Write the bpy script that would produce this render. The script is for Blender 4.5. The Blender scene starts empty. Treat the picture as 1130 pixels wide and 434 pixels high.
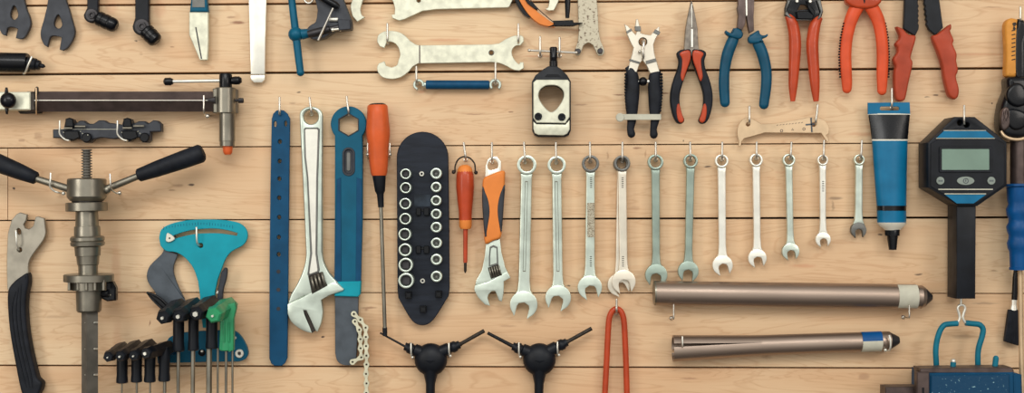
import bpy, bmesh, math, random
from mathutils import Vector, Matrix
random.seed(7)
C = bpy.context.scene
PI = math.pi
# ---- camera: the wall is the plane y = 0, one photo pixel on it is S metres ----
S = 0.0011; D = 1500.0; Z0 = 1.5
cam = bpy.data.objects.new('camera', bpy.data.cameras.new('camera')); C.collection.objects.link(cam)
cam.data.sensor_width = 36.0; cam.data.lens = 36.0*D/1130.0
cam.location = (0, -D*S, Z0); cam.rotation_euler = (PI/2, 0, 0)
C.camera = cam
# ---- light: graded world background, three soft lamps ----
W = bpy.data.worlds.new('room_light'); C.world = W; W.use_nodes = True
nt = W.node_tree; nt.nodes.clear()
o = nt.nodes.new('ShaderNodeOutputWorld'); bg = nt.nodes.new('ShaderNodeBackground')
tc = nt.nodes.new('ShaderNodeTexCoord'); vm = nt.nodes.new('ShaderNodeVectorMath'); vm.operation = 'DOT_PRODUCT'
vm.inputs[1].default_value = Vector((0.0, -0.90, 0.43)).normalized()      # made-up bright side facing the board, shaped to give metals contrast
mr = nt.nodes.new('ShaderNodeMapRange'); cr = nt.nodes.new('ShaderNodeValToRGB')
nt.links.new(tc.outputs['Generated'], vm.inputs[0]); nt.links.new(vm.outputs['Value'], mr.inputs[0])
mr.inputs[1].default_value = -1; mr.inputs[2].default_value = 1
nt.links.new(mr.outputs[0], cr.inputs[0]); nt.links.new(cr.outputs[0], bg.inputs[0])
e = cr.color_ramp.elements
e[0].position = 0.55; e[0].color = (0.07, 0.06, 0.055, 1)
e[1].position = 0.93; e[1].color = (0.98, 0.97, 0.93, 1)
m_ = e.new(0.78); m_.color = (0.34, 0.31, 0.28, 1)
bg.inputs[1].default_value = 1.0
nt.links.new(bg.outputs[0], o.inputs[0])
def area(name, loc, target, sx_, sy_, power, col):
    l = bpy.data.lights.new(name, 'AREA'); l.shape = 'RECTANGLE'; l.size = sx_; l.size_y = sy_
    l.energy = power; l.color = col
    ob = bpy.data.objects.new(name, l); C.collection.objects.link(ob); ob.location = loc
    ob.rotation_euler = (Vector(target)-Vector(loc)).to_track_quat('-Z', 'Y').to_euler()
area('ceiling_lamp_light', (-0.1, -1.9, 2.6), (0, 0, 1.5), 1.6, 0.6, 19, (1.0, 0.985, 0.95))
area('window_light', (-1.5, -1.5, 1.8), (-0.15, 0, 1.5), 0.5, 1.0, 9, (1.0, 0.95, 0.88))
area('far_lamp_light', (1.5, -1.7, 2.1), (0.25, 0, 1.5), 0.6, 0.6, 7, (1.0, 0.92, 0.84))
C.view_settings.view_transform = 'Standard'; C.view_settings.look = 'None'
C.view_settings.exposure = 0.0; C.view_settings.gamma = 1.0; C.view_settings.use_curve_mapping = False

# ---- helpers ----
def kf(h): return (D-h)/D
def P(X, Y, h=0): k = kf(h); return Vector(((X-565)*k, (217-Y)*k, h))
def toW(v): return Vector((v.x*S, -v.z*S, v.y*S+Z0))
def zz(ox, oy, s):
    return lambda *p: [(ox+a/s, oy+b/s) for a, b in p]
def lin(c): return c/12.92 if c <= 0.04045 else ((c+0.055)/1.055)**2.4
def rgb(r, g, b): return (lin(r/255), lin(g/255), lin(b/255), 1)
def cat(pts, n=4, closed=True):           # Catmull-Rom through the points
    out = []; m = len(pts); rng = range(m) if closed else range(m-1)
    for i in rng:
        if closed: p0, p1, p2, p3 = pts[i-1], pts[i], pts[(i+1) % m], pts[(i+2) % m]
        else: p0, p1, p2, p3 = pts[max(i-1, 0)], pts[i], pts[i+1], pts[min(i+2, m-1)]
        for j in range(n):
            t = j/n; t2 = t*t; t3 = t2*t
            out.append(tuple(0.5*((2*b)+(-a+c)*t+(2*a-5*b+4*c-d)*t2+(-a+3*b-3*c+d)*t3) for a, b, c, d in zip(p0, p1, p2, p3)))
    if not closed: out.append(tuple(pts[-1]))
    return out
def circ(x, y, r, n=24, ry=None, a0=0):
    ry = r if ry is None else ry
    return [(x+r*math.cos(a0+2*PI*i/n), y+ry*math.sin(a0+2*PI*i/n)) for i in range(n)]
def rrect(x0, y0, x1, y1, r, n=5):
    r = min(r, abs(x1-x0)/2-0.01, abs(y1-y0)/2-0.01); out = []
    for cx, cy, a in ((x1-r, y1-r, 0), (x0+r, y1-r, 90), (x0+r, y0+r, 180), (x1-r, y0+r, 270)):
        for i in range(n+1):
            t = math.radians(a+90*i/n); out.append((cx+r*math.cos(t), cy+r*math.sin(t)))
    return out
def bar(x0, y0, x1, y1, w0, w1=None):     # four-sided outline along a line
    w1 = w0 if w1 is None else w1; dx, dy = x1-x0, y1-y0; l = math.hypot(dx, dy); nx, ny = -dy/l, dx/l
    return [(x0+nx*w0, y0+ny*w0), (x1+nx*w1, y1+ny*w1), (x1-nx*w1, y1-ny*w1), (x0-nx*w0, y0-ny*w0)]
class B:
    def __init__(s): s.bm = bmesh.new()
    def plate(s, pts, h0, h1, b=0.4, holes=(), res=0):
        k = kf(h1); cu = bpy.data.curves.new('t', 'CURVE'); cu.dimensions = '2D'; cu.fill_mode = 'BOTH'
        b = min(b, (h1-h0)/2-0.001)
        for loop in [pts]+list(holes):
            sp = cu.splines.new('POLY'); sp.points.add(len(loop)-1); sp.use_cyclic_u = True
            for q, (X, Y) in zip(sp.points, loop): q.co = ((X-565)*k, (217-Y)*k, 0, 1)
        cu.extrude = (h1-h0)/2-b; cu.bevel_depth = b; cu.bevel_resolution = res; cu.offset = -b
        ob = bpy.data.objects.new('t', cu); me = bpy.data.meshes.new_from_object(ob)
        me.transform(Matrix.Translation((0, 0, (h0+h1)/2)))
        s.bm.from_mesh(me); bpy.data.meshes.remove(me); bpy.data.objects.remove(ob); bpy.data.curves.remove(cu)
        bmesh.ops.remove_doubles(s.bm, verts=s.bm.verts, dist=1e-4)
        return s
    def box(s, x0, y0, x1, y1, h0, h1, b=0.4): return s.plate([(x0, y0), (x1, y0), (x1, y1), (x0, y1)], h0, h1, b)
    def disc(s, x, y, r, h0, h1, b=0.3, n=24, hole=0, a0=0):
        return s.plate(circ(x, y, r, n, a0=a0), h0, h1, b, [circ(x, y, hole, n)] if hole else ())
    def sweep(s, vs, rs, seg=12, flat=1.0, a0=0.0, inplane=False):
        rings = []; n = len(vs); prev = None
        for i, v in enumerate(vs):
            a = vs[i-1] if i else v; c = vs[i+1] if i < n-1 else v
            t = (c-a)
            if i and (v-vs[i-1]).length < 1e-3 and i < n-1: t = vs[i+1]-v
            if t.length < 1e-6: t = prev_t
            t.normalize(); prev_t = t
            if inplane or flat != 1.0:
                zaxis = Vector((0, 0, 1)); nrm = zaxis.cross(t)
                if nrm.length < 1e-4: nrm = Vector((1, 0, 0))
                nrm.normalize(); bi = t.cross(nrm)
            else:
                if prev is None:
                    up = Vector((0, 0, 1)) if abs(t.z) < 0.9 else Vector((1, 0, 0)); nrm = up.cross(t)
                else: nrm = prev - t*prev.dot(t)
                nrm.normalize(); prev = nrm; bi = t.cross(nrm)
            r = rs[i]
            rings.append([s.bm.verts.new(v + nrm*(r*math.cos(a0+2*PI*j/seg)) + bi*(r*flat*math.sin(a0+2*PI*j/seg))) for j in range(seg)])
        for r0, r1 in zip(rings, rings[1:]):
            for j in range(seg):
                s.bm.faces.new((r0[j], r0[(j+1) % seg], r1[(j+1) % seg], r1[j]))
        s.bm.faces.new(rings[0][::-1]); s.bm.faces.new(rings[-1])
        return s
    def tube(s, pts, r, seg=12, flat=1.0, smooth=4, a0=0.0, inplane=False):   # pts (X, Y, h) in photo px, r one or many
        rs = list(r) if isinstance(r, (list, tuple)) else [r]*len(pts)
        q = [(p[0], p[1], p[2], w) for p, w in zip(pts, rs)]
        if smooth and len(q) > 2: q = cat(q, smooth, False)
        return s.sweep([P(a, b, c) for a, b, c, _ in q], [max(w, 0.02)*kf(c) for _, _, c, w in q], seg, flat, a0, inplane)
    def lathe(s, x0, y0, x1, y1, h, prof, seg=20, a0=0.0, flat=1.0):  # prof [(t 0..1, radius)]
        return s.tube([(x0+(x1-x0)*t, y0+(y1-y0)*t, h) for t, _ in prof], [r for _, r in prof], seg, flat, 0, a0, True)
    def ball(s, X, Y, h, r, fz=1.0, n=14):
        m = Matrix.Translation(P(X, Y, h)) @ Matrix.Diagonal((1, 1, fz, 1))
        bmesh.ops.create_uvsphere(s.bm, u_segments=n, v_segments=n//2+2, radius=r, matrix=m); return s
    def ring(s, X, Y, h, R, r, a=0, b=360, n=28, ry=None):
        ry = R if ry is None else ry; full = (b-a) >= 360; m = n if full else n+1
        c = P(X, Y, h); vs = []
        for i in range(m):
            t = math.radians(a+(b-a)*i/n); vs.append(c+Vector((R*math.cos(t), ry*math.sin(t), 0)))
        if not full: return s.sweep(vs, [r]*m, 8, 1.0, 0, True)
        rr = []
        for i, v in enumerate(vs):
            t = (vs[(i+1) % m]-vs[i-1]).normalized(); nrm = Vector((0, 0, 1)).cross(t)
            rr.append([s.bm.verts.new(v+nrm*r*math.cos(2*PI*j/8)+Vector((0, 0, 1))*r*math.sin(2*PI*j/8)) for j in range(8)])
        for i in range(m):
            a_, b_ = rr[i], rr[(i+1) % m]
            for j in range(8): s.bm.faces.new((a_[j], a_[(j+1) % 8], b_[(j+1) % 8], b_[j]))
        return s
def world_loc(o):
    v = Vector(o.location)
    while o.parent: o = o.parent; v += o.location
    return v
def obj(name, b, mt, parent=None, sharp=28, label=None):
    bm = b.bm
    bmesh.ops.recalc_face_normals(bm, faces=bm.faces)
    if parent: org = world_loc(parent)
    else:
        xs = [v.co.x for v in bm.verts]; ys = [v.co.y for v in bm.verts]
        org = toW(Vector(((min(xs)+max(xs))/2, (min(ys)+max(ys))/2, min(v.co.z for v in bm.verts))))
    for v in bm.verts: v.co = toW(v.co)-org
    me = bpy.data.meshes.new(name); bm.to_mesh(me); bm.free()
    me.materials.append(mt); me.shade_smooth(); me.set_sharp_from_angle(angle=math.radians(sharp))
    o = bpy.data.objects.new(name, me); C.collection.objects.link(o)
    if parent: o.parent = parent
    else: o.location = org
    if label: o['label'] = label
    return o
def thing(name, label, category, X, Y, group=None, h=0):
    o = bpy.data.objects.new(name, None); o.empty_display_size = 0.02; C.collection.objects.link(o)
    o.location = toW(P(X, Y, h)); o['label'] = label; o['category'] = category
    if group: o['group'] = group
    return o
def solo(name, b, mt, label, category, group=None, sharp=28):
    o = obj(name, b, mt, None, sharp); o['label'] = label; o['category'] = category
    if group: o['group'] = group
    return o

# ---- materials ----
def mat(name, col, rough=0.5, metal=0.0, var=0.12, vscale=60, bump=0.0, bscale=300, coat=0.0, col2=None, stretch=(1, 1, 1), thresh=None):
    m = bpy.data.materials.new(name); m.use_nodes = True; n = m.node_tree; p = n.nodes['Principled BSDF']
    p.inputs['Roughness'].default_value = rough; p.inputs['Metallic'].default_value = metal
    p.inputs['Specular IOR Level'].default_value = 0.5 if metal > 0.15 else 0.22
    p.inputs['Coat Weight'].default_value = coat; p.inputs['Coat Roughness'].default_value = 0.15
    t = n.nodes.new('ShaderNodeTexCoord'); mp = n.nodes.new('ShaderNodeMapping'); mp.inputs['Scale'].default_value = stretch
    n.links.new(t.outputs['Object'], mp.inputs[0])
    no = n.nodes.new('ShaderNodeTexNoise'); no.inputs['Scale'].default_value = vscale; no.inputs['Detail'].default_value = 5
    n.links.new(mp.outputs[0], no.inputs['Vector'])
    r = n.nodes.new('ShaderNodeValToRGB'); n.links.new(no.outputs[0], r.inputs[0])
    c2 = col2 or tuple(list(c*(1-var*2.2) for c in col[:3])+[1])
    a, b_ = thresh or (0.32, 0.62)
    r.color_ramp.elements[0].position = a; r.color_ramp.elements[1].position = b_
    r.color_ramp.elements[0].color = c2; r.color_ramp.elements[1].color = col
    n.links.new(r.outputs[0], p.inputs['Base Color'])
    rr = n.nodes.new('ShaderNodeMapRange'); n.links.new(no.outputs[0], rr.inputs[0])
    rr.inputs[3].default_value = min(1, rough+0.12); rr.inputs[4].default_value = max(0.03, rough-0.10)
    n.links.new(rr.outputs[0], p.inputs['Roughness'])
    if bump:
        nb = n.nodes.new('ShaderNodeTexNoise'); nb.inputs['Scale'].default_value = bscale; n.links.new(mp.outputs[0], nb.inputs['Vector'])
        bu = n.nodes.new('ShaderNodeBump'); bu.inputs['Strength'].default_value = bump; bu.inputs['Distance'].default_value = 0.001
        n.links.new(nb.outputs[0], bu.inputs['Height']); n.links.new(bu.outputs[0], p.inputs['Normal'])
    return m
chrome = mat('pale_chrome', rgb(208, 219, 206), 0.32, 0.72, 0.13, 45)
plate_m = mat('zinc_plate', rgb(222, 222, 200), 0.45, 0.35, 0.10, 110, 0.1, 500)
bright = mat('bright_steel', rgb(236, 234, 222), 0.34, 0.65, 0.07, 60)
steel = mat('brushed_steel', rgb(142, 137, 124), 0.34, 0.85, 0.14, 40, 0.05, 400)
grey_st = mat('grey_steel', rgb(116, 116, 112), 0.42, 0.7, 0.14, 50)
dark_st = mat('dark_steel', rgb(70, 68, 70), 0.40, 0.7, 0.2, 50)
brown_st = mat('brown_steel', rgb(98, 84, 80), 0.42, 0.7, 0.18, 60)
bronze_t = mat('bronze_tube', rgb(164, 146, 132), 0.36, 0.85, 0.10, 25, 0.03, 300, stretch=(0.3, 1, 3))
tanplate = mat('tan_plate', rgb(214, 186, 150), 0.40, 0.5, 0.10, 50)
rusty = mat('pitted_steel', rgb(184, 176, 154), 0.5, 0.4, 0.1, 260, 0.25, 400, col2=rgb(92, 70, 54), thresh=(0.34, 0.44))
black = mat('black_plastic', rgb(20, 24, 31), 0.42, 0.0, 0.2, 60)
gloss = mat('gloss_black', rgb(13, 15, 20), 0.26, 0.0, 0.2, 60, coat=0.12)
rubber = mat('black_rubber', rgb(24, 28, 36), 0.55, 0.0, 0.2, 90, 0.1, 700)
slate = mat('slate_grey_coat', rgb(46, 50, 58), 0.5, 0.2, 0.15, 80, 0.1, 400)
slate2 = mat('mid_grey_coat', rgb(76, 84, 92), 0.5, 0.3, 0.15, 60, 0.05, 400)
rack_m = mat('rack_black', rgb(30, 36, 47), 0.5, 0.0, 0.18, 90, 0.12, 500, stretch=(0.3, 1, 2))
blue = mat('blue_paint', rgb(6, 90, 118), 0.4, 0.1, 0.1, 40, 0.03, 300)
navy = mat('navy_coat', rgb(6, 70, 106), 0.48, 0.1, 0.1, 60)
navy2 = mat('navy_rubber', rgb(10, 76, 102), 0.38, 0.0, 0.12, 60)
royal = mat('royal_blue', rgb(10, 78, 136), 0.36, 0.0, 0.1, 60)
teal = mat('teal_coat', rgb(8, 150, 168), 0.45, 0.0, 0.07, 40)
tealw = mat('teal_rubber', rgb(16, 112, 134), 0.45, 0.0, 0.1, 60)
tubeb = mat('tube_blue', rgb(8, 108, 150), 0.42, 0.0, 0.10, 40)
orange = mat('orange_grip', rgb(214, 96, 48), 0.36, 0.0, 0.08, 50)
orange2 = mat('bright_orange', rgb(228, 134, 62), 0.42, 0.0, 0.06, 50)
redor = mat('red_orange_grip', rgb(186, 70, 36), 0.34, 0.0, 0.1, 50, coat=0.2)
red2 = mat('orange_red_grip', rgb(216, 84, 46), 0.40, 0.0, 0.08, 50)
brick = mat('brick_red_grip', rgb(172, 68, 42), 0.40, 0.0, 0.1, 50)
yellow = mat('amber_grip', rgb(214, 146, 62), 0.45, 0.0, 0.08, 60)
green = mat('green_plastic', rgb(52, 148, 100), 0.30, 0.0, 0.10, 60)
white = mat('white_plastic', rgb(224, 220, 204), 0.5, 0.0, 0.05, 60)
offw = mat('pale_label', rgb(198, 196, 178), 0.6, 0.0, 0.08, 60)
lcd = mat('lcd_glass', rgb(122, 146, 132), 0.35, 0.0, 0.05, 30)
button = mat('grey_button', rgb(140, 150, 142), 0.5, 0.0, 0.08, 60)
knurl = mat('knurled_dark', rgb(58, 52, 46), 0.5, 0.6, 0.2, 200)
hookm = mat('hook_steel', rgb(226, 220, 208), 0.28, 0.9, 0.10, 90)
chain_m = mat('chain_plate', rgb(224, 220, 192), 0.36, 0.6, 0.12, 90)
speck = mat('speckled_blue', rgb(8, 60, 92), 0.3, 0.0, 0.1, 420, 0.3, 300, coat=0.12, col2=rgb(150, 190, 196), thresh=(0.30, 0.33))

worn = mat('worn_speckle', rgb(196, 190, 168), 0.6, 0.3, 0.1, 900, 0.2, 900, col2=rgb(112, 96, 76), thresh=(0.42, 0.56))
padm = mat('painted_reflection', rgb(52, 62, 74), 0.5, 0.0, 0.3, 60)  # colour of the reflection painted on the socket rack
postm = mat('post_steel', rgb(104, 100, 92), 0.42, 0.15, 0.14, 50)
barm = mat('brown_bar_steel', rgb(84, 72, 70), 0.38, 0.25, 0.16, 70)
nosem = mat('nose_steel', rgb(128, 120, 110), 0.38, 0.7, 0.2, 120)
cream = mat('cream_steel', rgb(228, 220, 202), 0.34, 0.55, 0.08, 45)
# ---- the board wall: planks with open seams ----
GX0, GX1 = -160, 1290
seams = [(-165, -165, 1), (-76, -84, 1), (6.5, -1.5, 2.2), (82.2, 75.2, 2.6), (163.6, 157.4, 1.1), (243.6, 240.0, 1.9), (322.8, 324.2, 0.9), (403.6, 407.0, 1.7), (486, 490, 1.5), (570, 572, 1.2)]
def seam_y(s, x): return s[0]+(s[1]-s[0])*x/1130.0
wm = bpy.data.materials.new('pine_boards'); wm.use_nodes = True
n = wm.node_tree; L = n.links; N = n.nodes; pb = N['Principled BSDF']; pb.inputs['Roughness'].default_value = 0.62
def nd(t, **kw):
    q = N.new(t)
    for k_, v_ in kw.items(): setattr(q, k_, v_)
    return q
def math_(op, a, b=None, c=None):
    q = nd('ShaderNodeMath', operation=op)
    for i, v in enumerate((a, b, c)):
        if v is None: continue
        if isinstance(v, (int, float)): q.inputs[i].default_value = v
        else: L.new(v, q.inputs[i])
    return q.outputs[0]
def noise(vec, scale, detail=4, dist=0.0, rough=0.5):
    q = nd('ShaderNodeTexNoise'); q.inputs['Scale'].default_value = scale; q.inputs['Detail'].default_value = detail
    q.inputs['Distortion'].default_value = dist; q.inputs['Roughness'].default_value = rough; L.new(vec, q.inputs['Vector']); return q.outputs[0]
def ramp(v, stops):
    q = nd('ShaderNodeValToRGB'); L.new(v, q.inputs[0]); el = q.color_ramp.elements
    while len(el) < len(stops): el.new(0.5)
    for e_, (p_, c_) in zip(el, stops): e_.position = p_; e_.color = c_
    return q.outputs[0]
def mix(f, a, b, mode='MIX'):
    q = nd('ShaderNodeMix', data_type='RGBA', blend_type=mode)
    if isinstance(f, float): q.inputs[0].default_value = f
    else: L.new(f, q.inputs[0])
    for s_, v in ((6, a), (7, b)):
        if isinstance(v, tuple): q.inputs[s_].default_value = v
        else: L.new(v, q.inputs[s_])
    return q.outputs[2]
tcn = nd('ShaderNodeTexCoord'); att = nd('ShaderNodeAttribute'); att.attribute_name = 'plank'
comb = nd('ShaderNodeCombineXYZ'); L.new(math_('MULTIPLY', att.outputs['Fac'], 37.0), comb.inputs[0]); L.new(math_('MULTIPLY', att.outputs['Fac'], 11.0), comb.inputs[1])
addv = nd('ShaderNodeVectorMath', operation='ADD'); L.new(tcn.outputs['Object'], addv.inputs[0]); L.new(comb.outputs[0], addv.inputs[1])
def mapped(sc):
    q = nd('ShaderNodeMapping'); q.inputs['Scale'].default_value = sc; L.new(addv.outputs[0], q.inputs[0]); return q.outputs[0]
fine = noise(mapped((5, 1, 130)), 3.0, 6, 0.3, 0.6)
swirl = noise(mapped((1.6, 1, 13)), 2.0, 4, 1.4)
wav = math_('FRACT', math_('MULTIPLY', swirl, 9.0)); wav = math_('ABSOLUTE', math_('SUBTRACT', wav, 0.5))
broad = noise(mapped((1.5, 1, 5)), 1.6, 3)
blot = noise(mapped((2.5, 1, 9)), 2.2, 5, 0.6)
tint = ramp(att.outputs['Fac'], [(0.0, rgb(214, 178, 138)), (0.35, rgb(216, 184, 146)), (0.6, rgb(212, 174, 134)), (1.0, rgb(210, 166, 124))])
base = mix(ramp(broad, [(0.35, (0, 0, 0, 1)), (0.68, (1, 1, 1, 1))]), tint, rgb(224, 196, 158))
base = mix(math_('MULTIPLY', ramp(blot, [(0.50, (0, 0, 0, 1)), (0.72, (1, 1, 1, 1))]), 0.42), base, rgb(206, 156, 112))
base = mix(math_('MULTIPLY', ramp(wav, [(0.0, (1, 1, 1, 1)), (0.17, (0, 0, 0, 1))]), 0.32), base, rgb(176, 126, 84))
base = mix(math_('MULTIPLY', ramp(fine, [(0.36, (1, 1, 1, 1)), (0.56, (0, 0, 0, 1))]), 0.16), base, rgb(190, 144, 100))
# stains, knots and painted tool shadows with their own places on the boards: (x, y, rx, ry, strength, colour kind)
marks = [(262, 25, 9, 2.2, .8, 0), (255, 19, 6, 1.6, .5, 0), (492, 44, 26, 2.0, .55, 1), (700, 42, 45, 2.8, .5, 1), (632, 33, 26, 1.6, .45, 1),
 (598, 62, 28, 1.5, .6, 1), (683, 104.5, 7, 1, .8, 0), (733, 103, 5, 1, .9, 0), (640, 116, 9, 1.2, .5, 0), (563, 124, 4, 1, .7, 0), (703, 163.5, 6, 1.3, .7, 0),
 (712, 170, 1.5, 5, .4, 0), (670, 172, 2, 5, .4, 0), (754, 155.5, 1.2, 1.2, .9, 2), (749, 97, 1, 1, .6, 2), (781, 184, 6, 1, .9, 2), (886, 293.5, 17, 2.4, .55, 1), (862, 190, 10, 1.6, .3, 1),
 (922, 219, 9, 2.0, .5, 2), (919, 227, 2, 7, .35, 2), (357, 372, 1.6, 1.4, 1, 2), (407, 340, 10, 1.5, .6, 0), (404, 341, 3, 3, .5, 0), (627, 315.5, 3, 1.2, .8, 2), (15, 208, 1.6, 1.6, 1, 2),
 (197, 205, 7, 2, .45, 0), (210, 204, 4, 1.6, .9, 2), (190, 210, 4, 1.3, .5, 0), (166, 357, 1, 4, .7, 0), (196, 352, 1.5, 8, .3, 0), (846, 393, 8, 4.5, .3, 0), (846, 393, 3, 1.6, .5, 0),
 (1013, 303, 5, 1.2, .8, 2), (742, 300, 10, 1.4, .5, 0), (1032, 105, 3, 1, .9, 2), (1041, 101, 4, 1.5, .6, 0), (1023, 107, 3, .8, .7, 2), (1096, 114, 1.3, 1.3, .9, 2),
 (972, 140, 30, 2.2, .4, 1), (955, 148, 26, 2.4, .45, 1), (1080, 60, 40, 1.2, .4, 1), (1095, 8, 14, 1, .4, 0), (850, 53, 14, 1.6, .5, 1), (330, 102, 3, 1, .8, 2), (322, 114, 5, 1, .4, 0),
 (465, 101, 6, 2.5, .6, 1), (523, 126, 13, 1, .5, 0), (1088, 335, 16, 1.5, .35, 2), (1062, 372, 14, 3, .25, 2), (1072, 270, 8, 1.5, .4, 0), (1097, 299, 5, 1, .5, 0), (971, 259, 3, 1.4, .8, 2),
 (42, 150, 5, 5, .3, 0), (24, 155, 3, 2, .4, 0), (162, 44, 14, 0.9, .45, 0), (150, 45, 1.3, 1, .9, 2), (190, 52, 3, .8, .6, 0), (186, 94, 18, 2.5, .4, 0),
 (305, 395, 4, 5, .5, 0), (155, 60, 2, 1, .3, 0), (760, 418, 12, 1.2, .4, 0), (953, 416, 7, 4, .35, 0), (560, 360, 12, 1.5, .3, 0), (410, 20, 18, 2, .25, 1), (600, 270, 20, 1.5, .2, 1),
 (700, 230, 8, 3, .2, 0), (130, 380, 6, 30, .25, 1), (128, 300, 6, 40, .3, 1), (176, 10, 8, 14, .35, 1), (123, 8, 8, 9, .35, 1), (60, 350, 16, 2, .25, 0)]  # upright warm marks here are shadows of the left-hand tools, painted in
kcols = [rgb(128, 80, 54), rgb(196, 138, 102), rgb(66, 48, 38)]
warp = nd('ShaderNodeTexNoise'); warp.inputs['Scale'].default_value = 110; warp.inputs['Detail'].default_value = 4; L.new(tcn.outputs['Object'], warp.inputs['Vector'])
wsub = nd('ShaderNodeVectorMath', operation='SUBTRACT'); L.new(warp.outputs['Color'], wsub.inputs[0]); wsub.inputs[1].default_value = (.5, .5, .5)
wsc = nd('ShaderNodeVectorMath', operation='MULTIPLY'); L.new(wsub.outputs[0], wsc.inputs[0]); wsc.inputs[1].default_value = (0.010, 0, 0.0022)
wadd = nd('ShaderNodeVectorMath', operation='ADD'); L.new(tcn.outputs['Object'], wadd.inputs[0]); L.new(wsc.outputs[0], wadd.inputs[1])
for kd in range(3):
    acc = None
    for (mx, my, rx, ry, st, kk) in marks:
        if kk != kd: continue
        q = nd('ShaderNodeVectorMath', operation='SUBTRACT'); L.new(wadd.outputs[0], q.inputs[0]); w_ = toW(P(mx, my, 0)); q.inputs[1].default_value = w_
        q2 = nd('ShaderNodeVectorMath', operation='MULTIPLY'); L.new(q.outputs[0], q2.inputs[0]); q2.inputs[1].default_value = (1/(rx*S), 0, 1/(ry*S))
        q3 = nd('ShaderNodeVectorMath', operation='LENGTH'); L.new(q2.outputs[0], q3.inputs[0])
        f = nd('ShaderNodeMapRange', interpolation_type='SMOOTHSTEP'); L.new(q3.outputs['Value'], f.inputs[0])
        f.inputs[1].default_value = 1.15; f.inputs[2].default_value = 0.35; f.inputs[3].default_value = 0; f.inputs[4].default_value = st
        acc = f.outputs[0] if acc is None else math_('MAXIMUM', acc, f.outputs[0])
    base = mix(acc, base, kcols[kd])
L.new(base, pb.inputs['Base Color'])
bu = nd('ShaderNodeBump'); bu.inputs['Strength'].default_value = 0.12; bu.inputs['Distance'].default_value = 0.0006
L.new(fine, bu.inputs['Height']); L.new(bu.outputs[0], pb.inputs['Normal'])
bmw = bmesh.new(); lay = bmw.verts.layers.float.new('plank')
vals = [0.1, 0.9, 0.2, 0.45, 0.6, 0.5, 0.62, 0.85, 1.0]
def sw_(s, x): return s[2]*(0.6+0.5*min(1, max(0, (x-300)/500))) if s[0] == 243.6 else s[2]*0.92
def board(x0, x1, sa, sb, val):
    g = 0.5; c = 0.7
    prof = []
    def vv(x, y, h): 
        v = bmw.verts.new(((x-565)*S, -h*S, (217-y)*S+Z0)); v[lay] = val; return v
    def q(x, ins, h, top):
        return vv(x, (seam_y(sa, x)+sw_(sa, x)*g+ins) if top else (seam_y(sb, x)-sw_(sb, x)*g-ins), h)
    xs = [x0+(x1-x0)*i/6 for i in range(7)]
    cols = []
    for x in xs:
        cols.append([q(x, 0, -18, True), q(x, 0, -c, True), q(x, c*0.5, 0, True), q(x, c*0.5, 0, False), q(x, 0, -c, False), q(x, 0, -18, False)])
    for a, b_ in zip(cols, cols[1:]):
        for j in range(5): bmw.faces.new((a[j], a[j+1], b_[j+1], b_[j]))
    bmw.faces.new(cols[0][::-1]); bmw.faces.new(cols[-1])
for i, (sa, sb) in enumerate(zip(seams, seams[1:])):
    if i == 4:
        board(GX0, 8.2, sa, sb, 0.3); board(9.0, GX1, sa, sb, vals[i])
    else: board(GX0, GX1, sa, sb, vals[i])
bmesh.ops.recalc_face_normals(bmw, faces=bmw.faces)
me = bpy.data.meshes.new('wall_back'); bmw.to_mesh(me); bmw.free(); me.materials.append(wm)
wall = bpy.data.objects.new('wall_back', me); C.collection.objects.link(wall); wall['kind'] = 'structure'
bk = B(); bk.bm.free(); bk.bm = bmesh.new()
bmesh.ops.create_cube(bk.bm, size=1, matrix=Matrix.Translation(Vector(((GX0+GX1)/2-565, 217-202, -19.5))) @ Matrix.Diagonal((GX1-GX0, 736, 3, 1)))
backing = obj('wall_backing', bk, mat('dark_backing', rgb(40, 28, 20), 0.8)); backing['kind'] = 'structure'

# ---- hooks ----
def hook(x, y0, y1, what, h=15, r=1.3, dx=0, ball=True, name='screw_hook'):
    b = B()
    b.tube([(x, y0, h), (x+dx*.5, (y0+y1)/2, h), (x+dx, y1-3, h), (x+dx, y1, h-2.5), (x+dx, y1+.8, h-6), (x+dx, y1+.8, 0.0)], r, 10)
    b.ball(x, y0, h, r*1.02)
    if ball: b.disc(x+dx, y1+.8, 2.4, 0, 1.2)
    return solo(name, b, hookm, 'steel screw hook '+what, 'hook', 'screw hooks in the board wall', 50)
def ballhook(x, y0, y1, bx, by, what, h=15):
    b = B()
    b.tube([(x, y0, h), (x, (y0+y1)/2, h), (x, y1-2, h), (x-1.0, y1, h-3), (bx, by, h*.45), (bx, by, 0)], 1.0, 10)
    b.ball(bx, by, h*.45, 2.6)
    return solo('screw_hook', b, hookm, 'steel screw hook '+what, 'hook', 'screw hooks in the board wall', 50)

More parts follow.
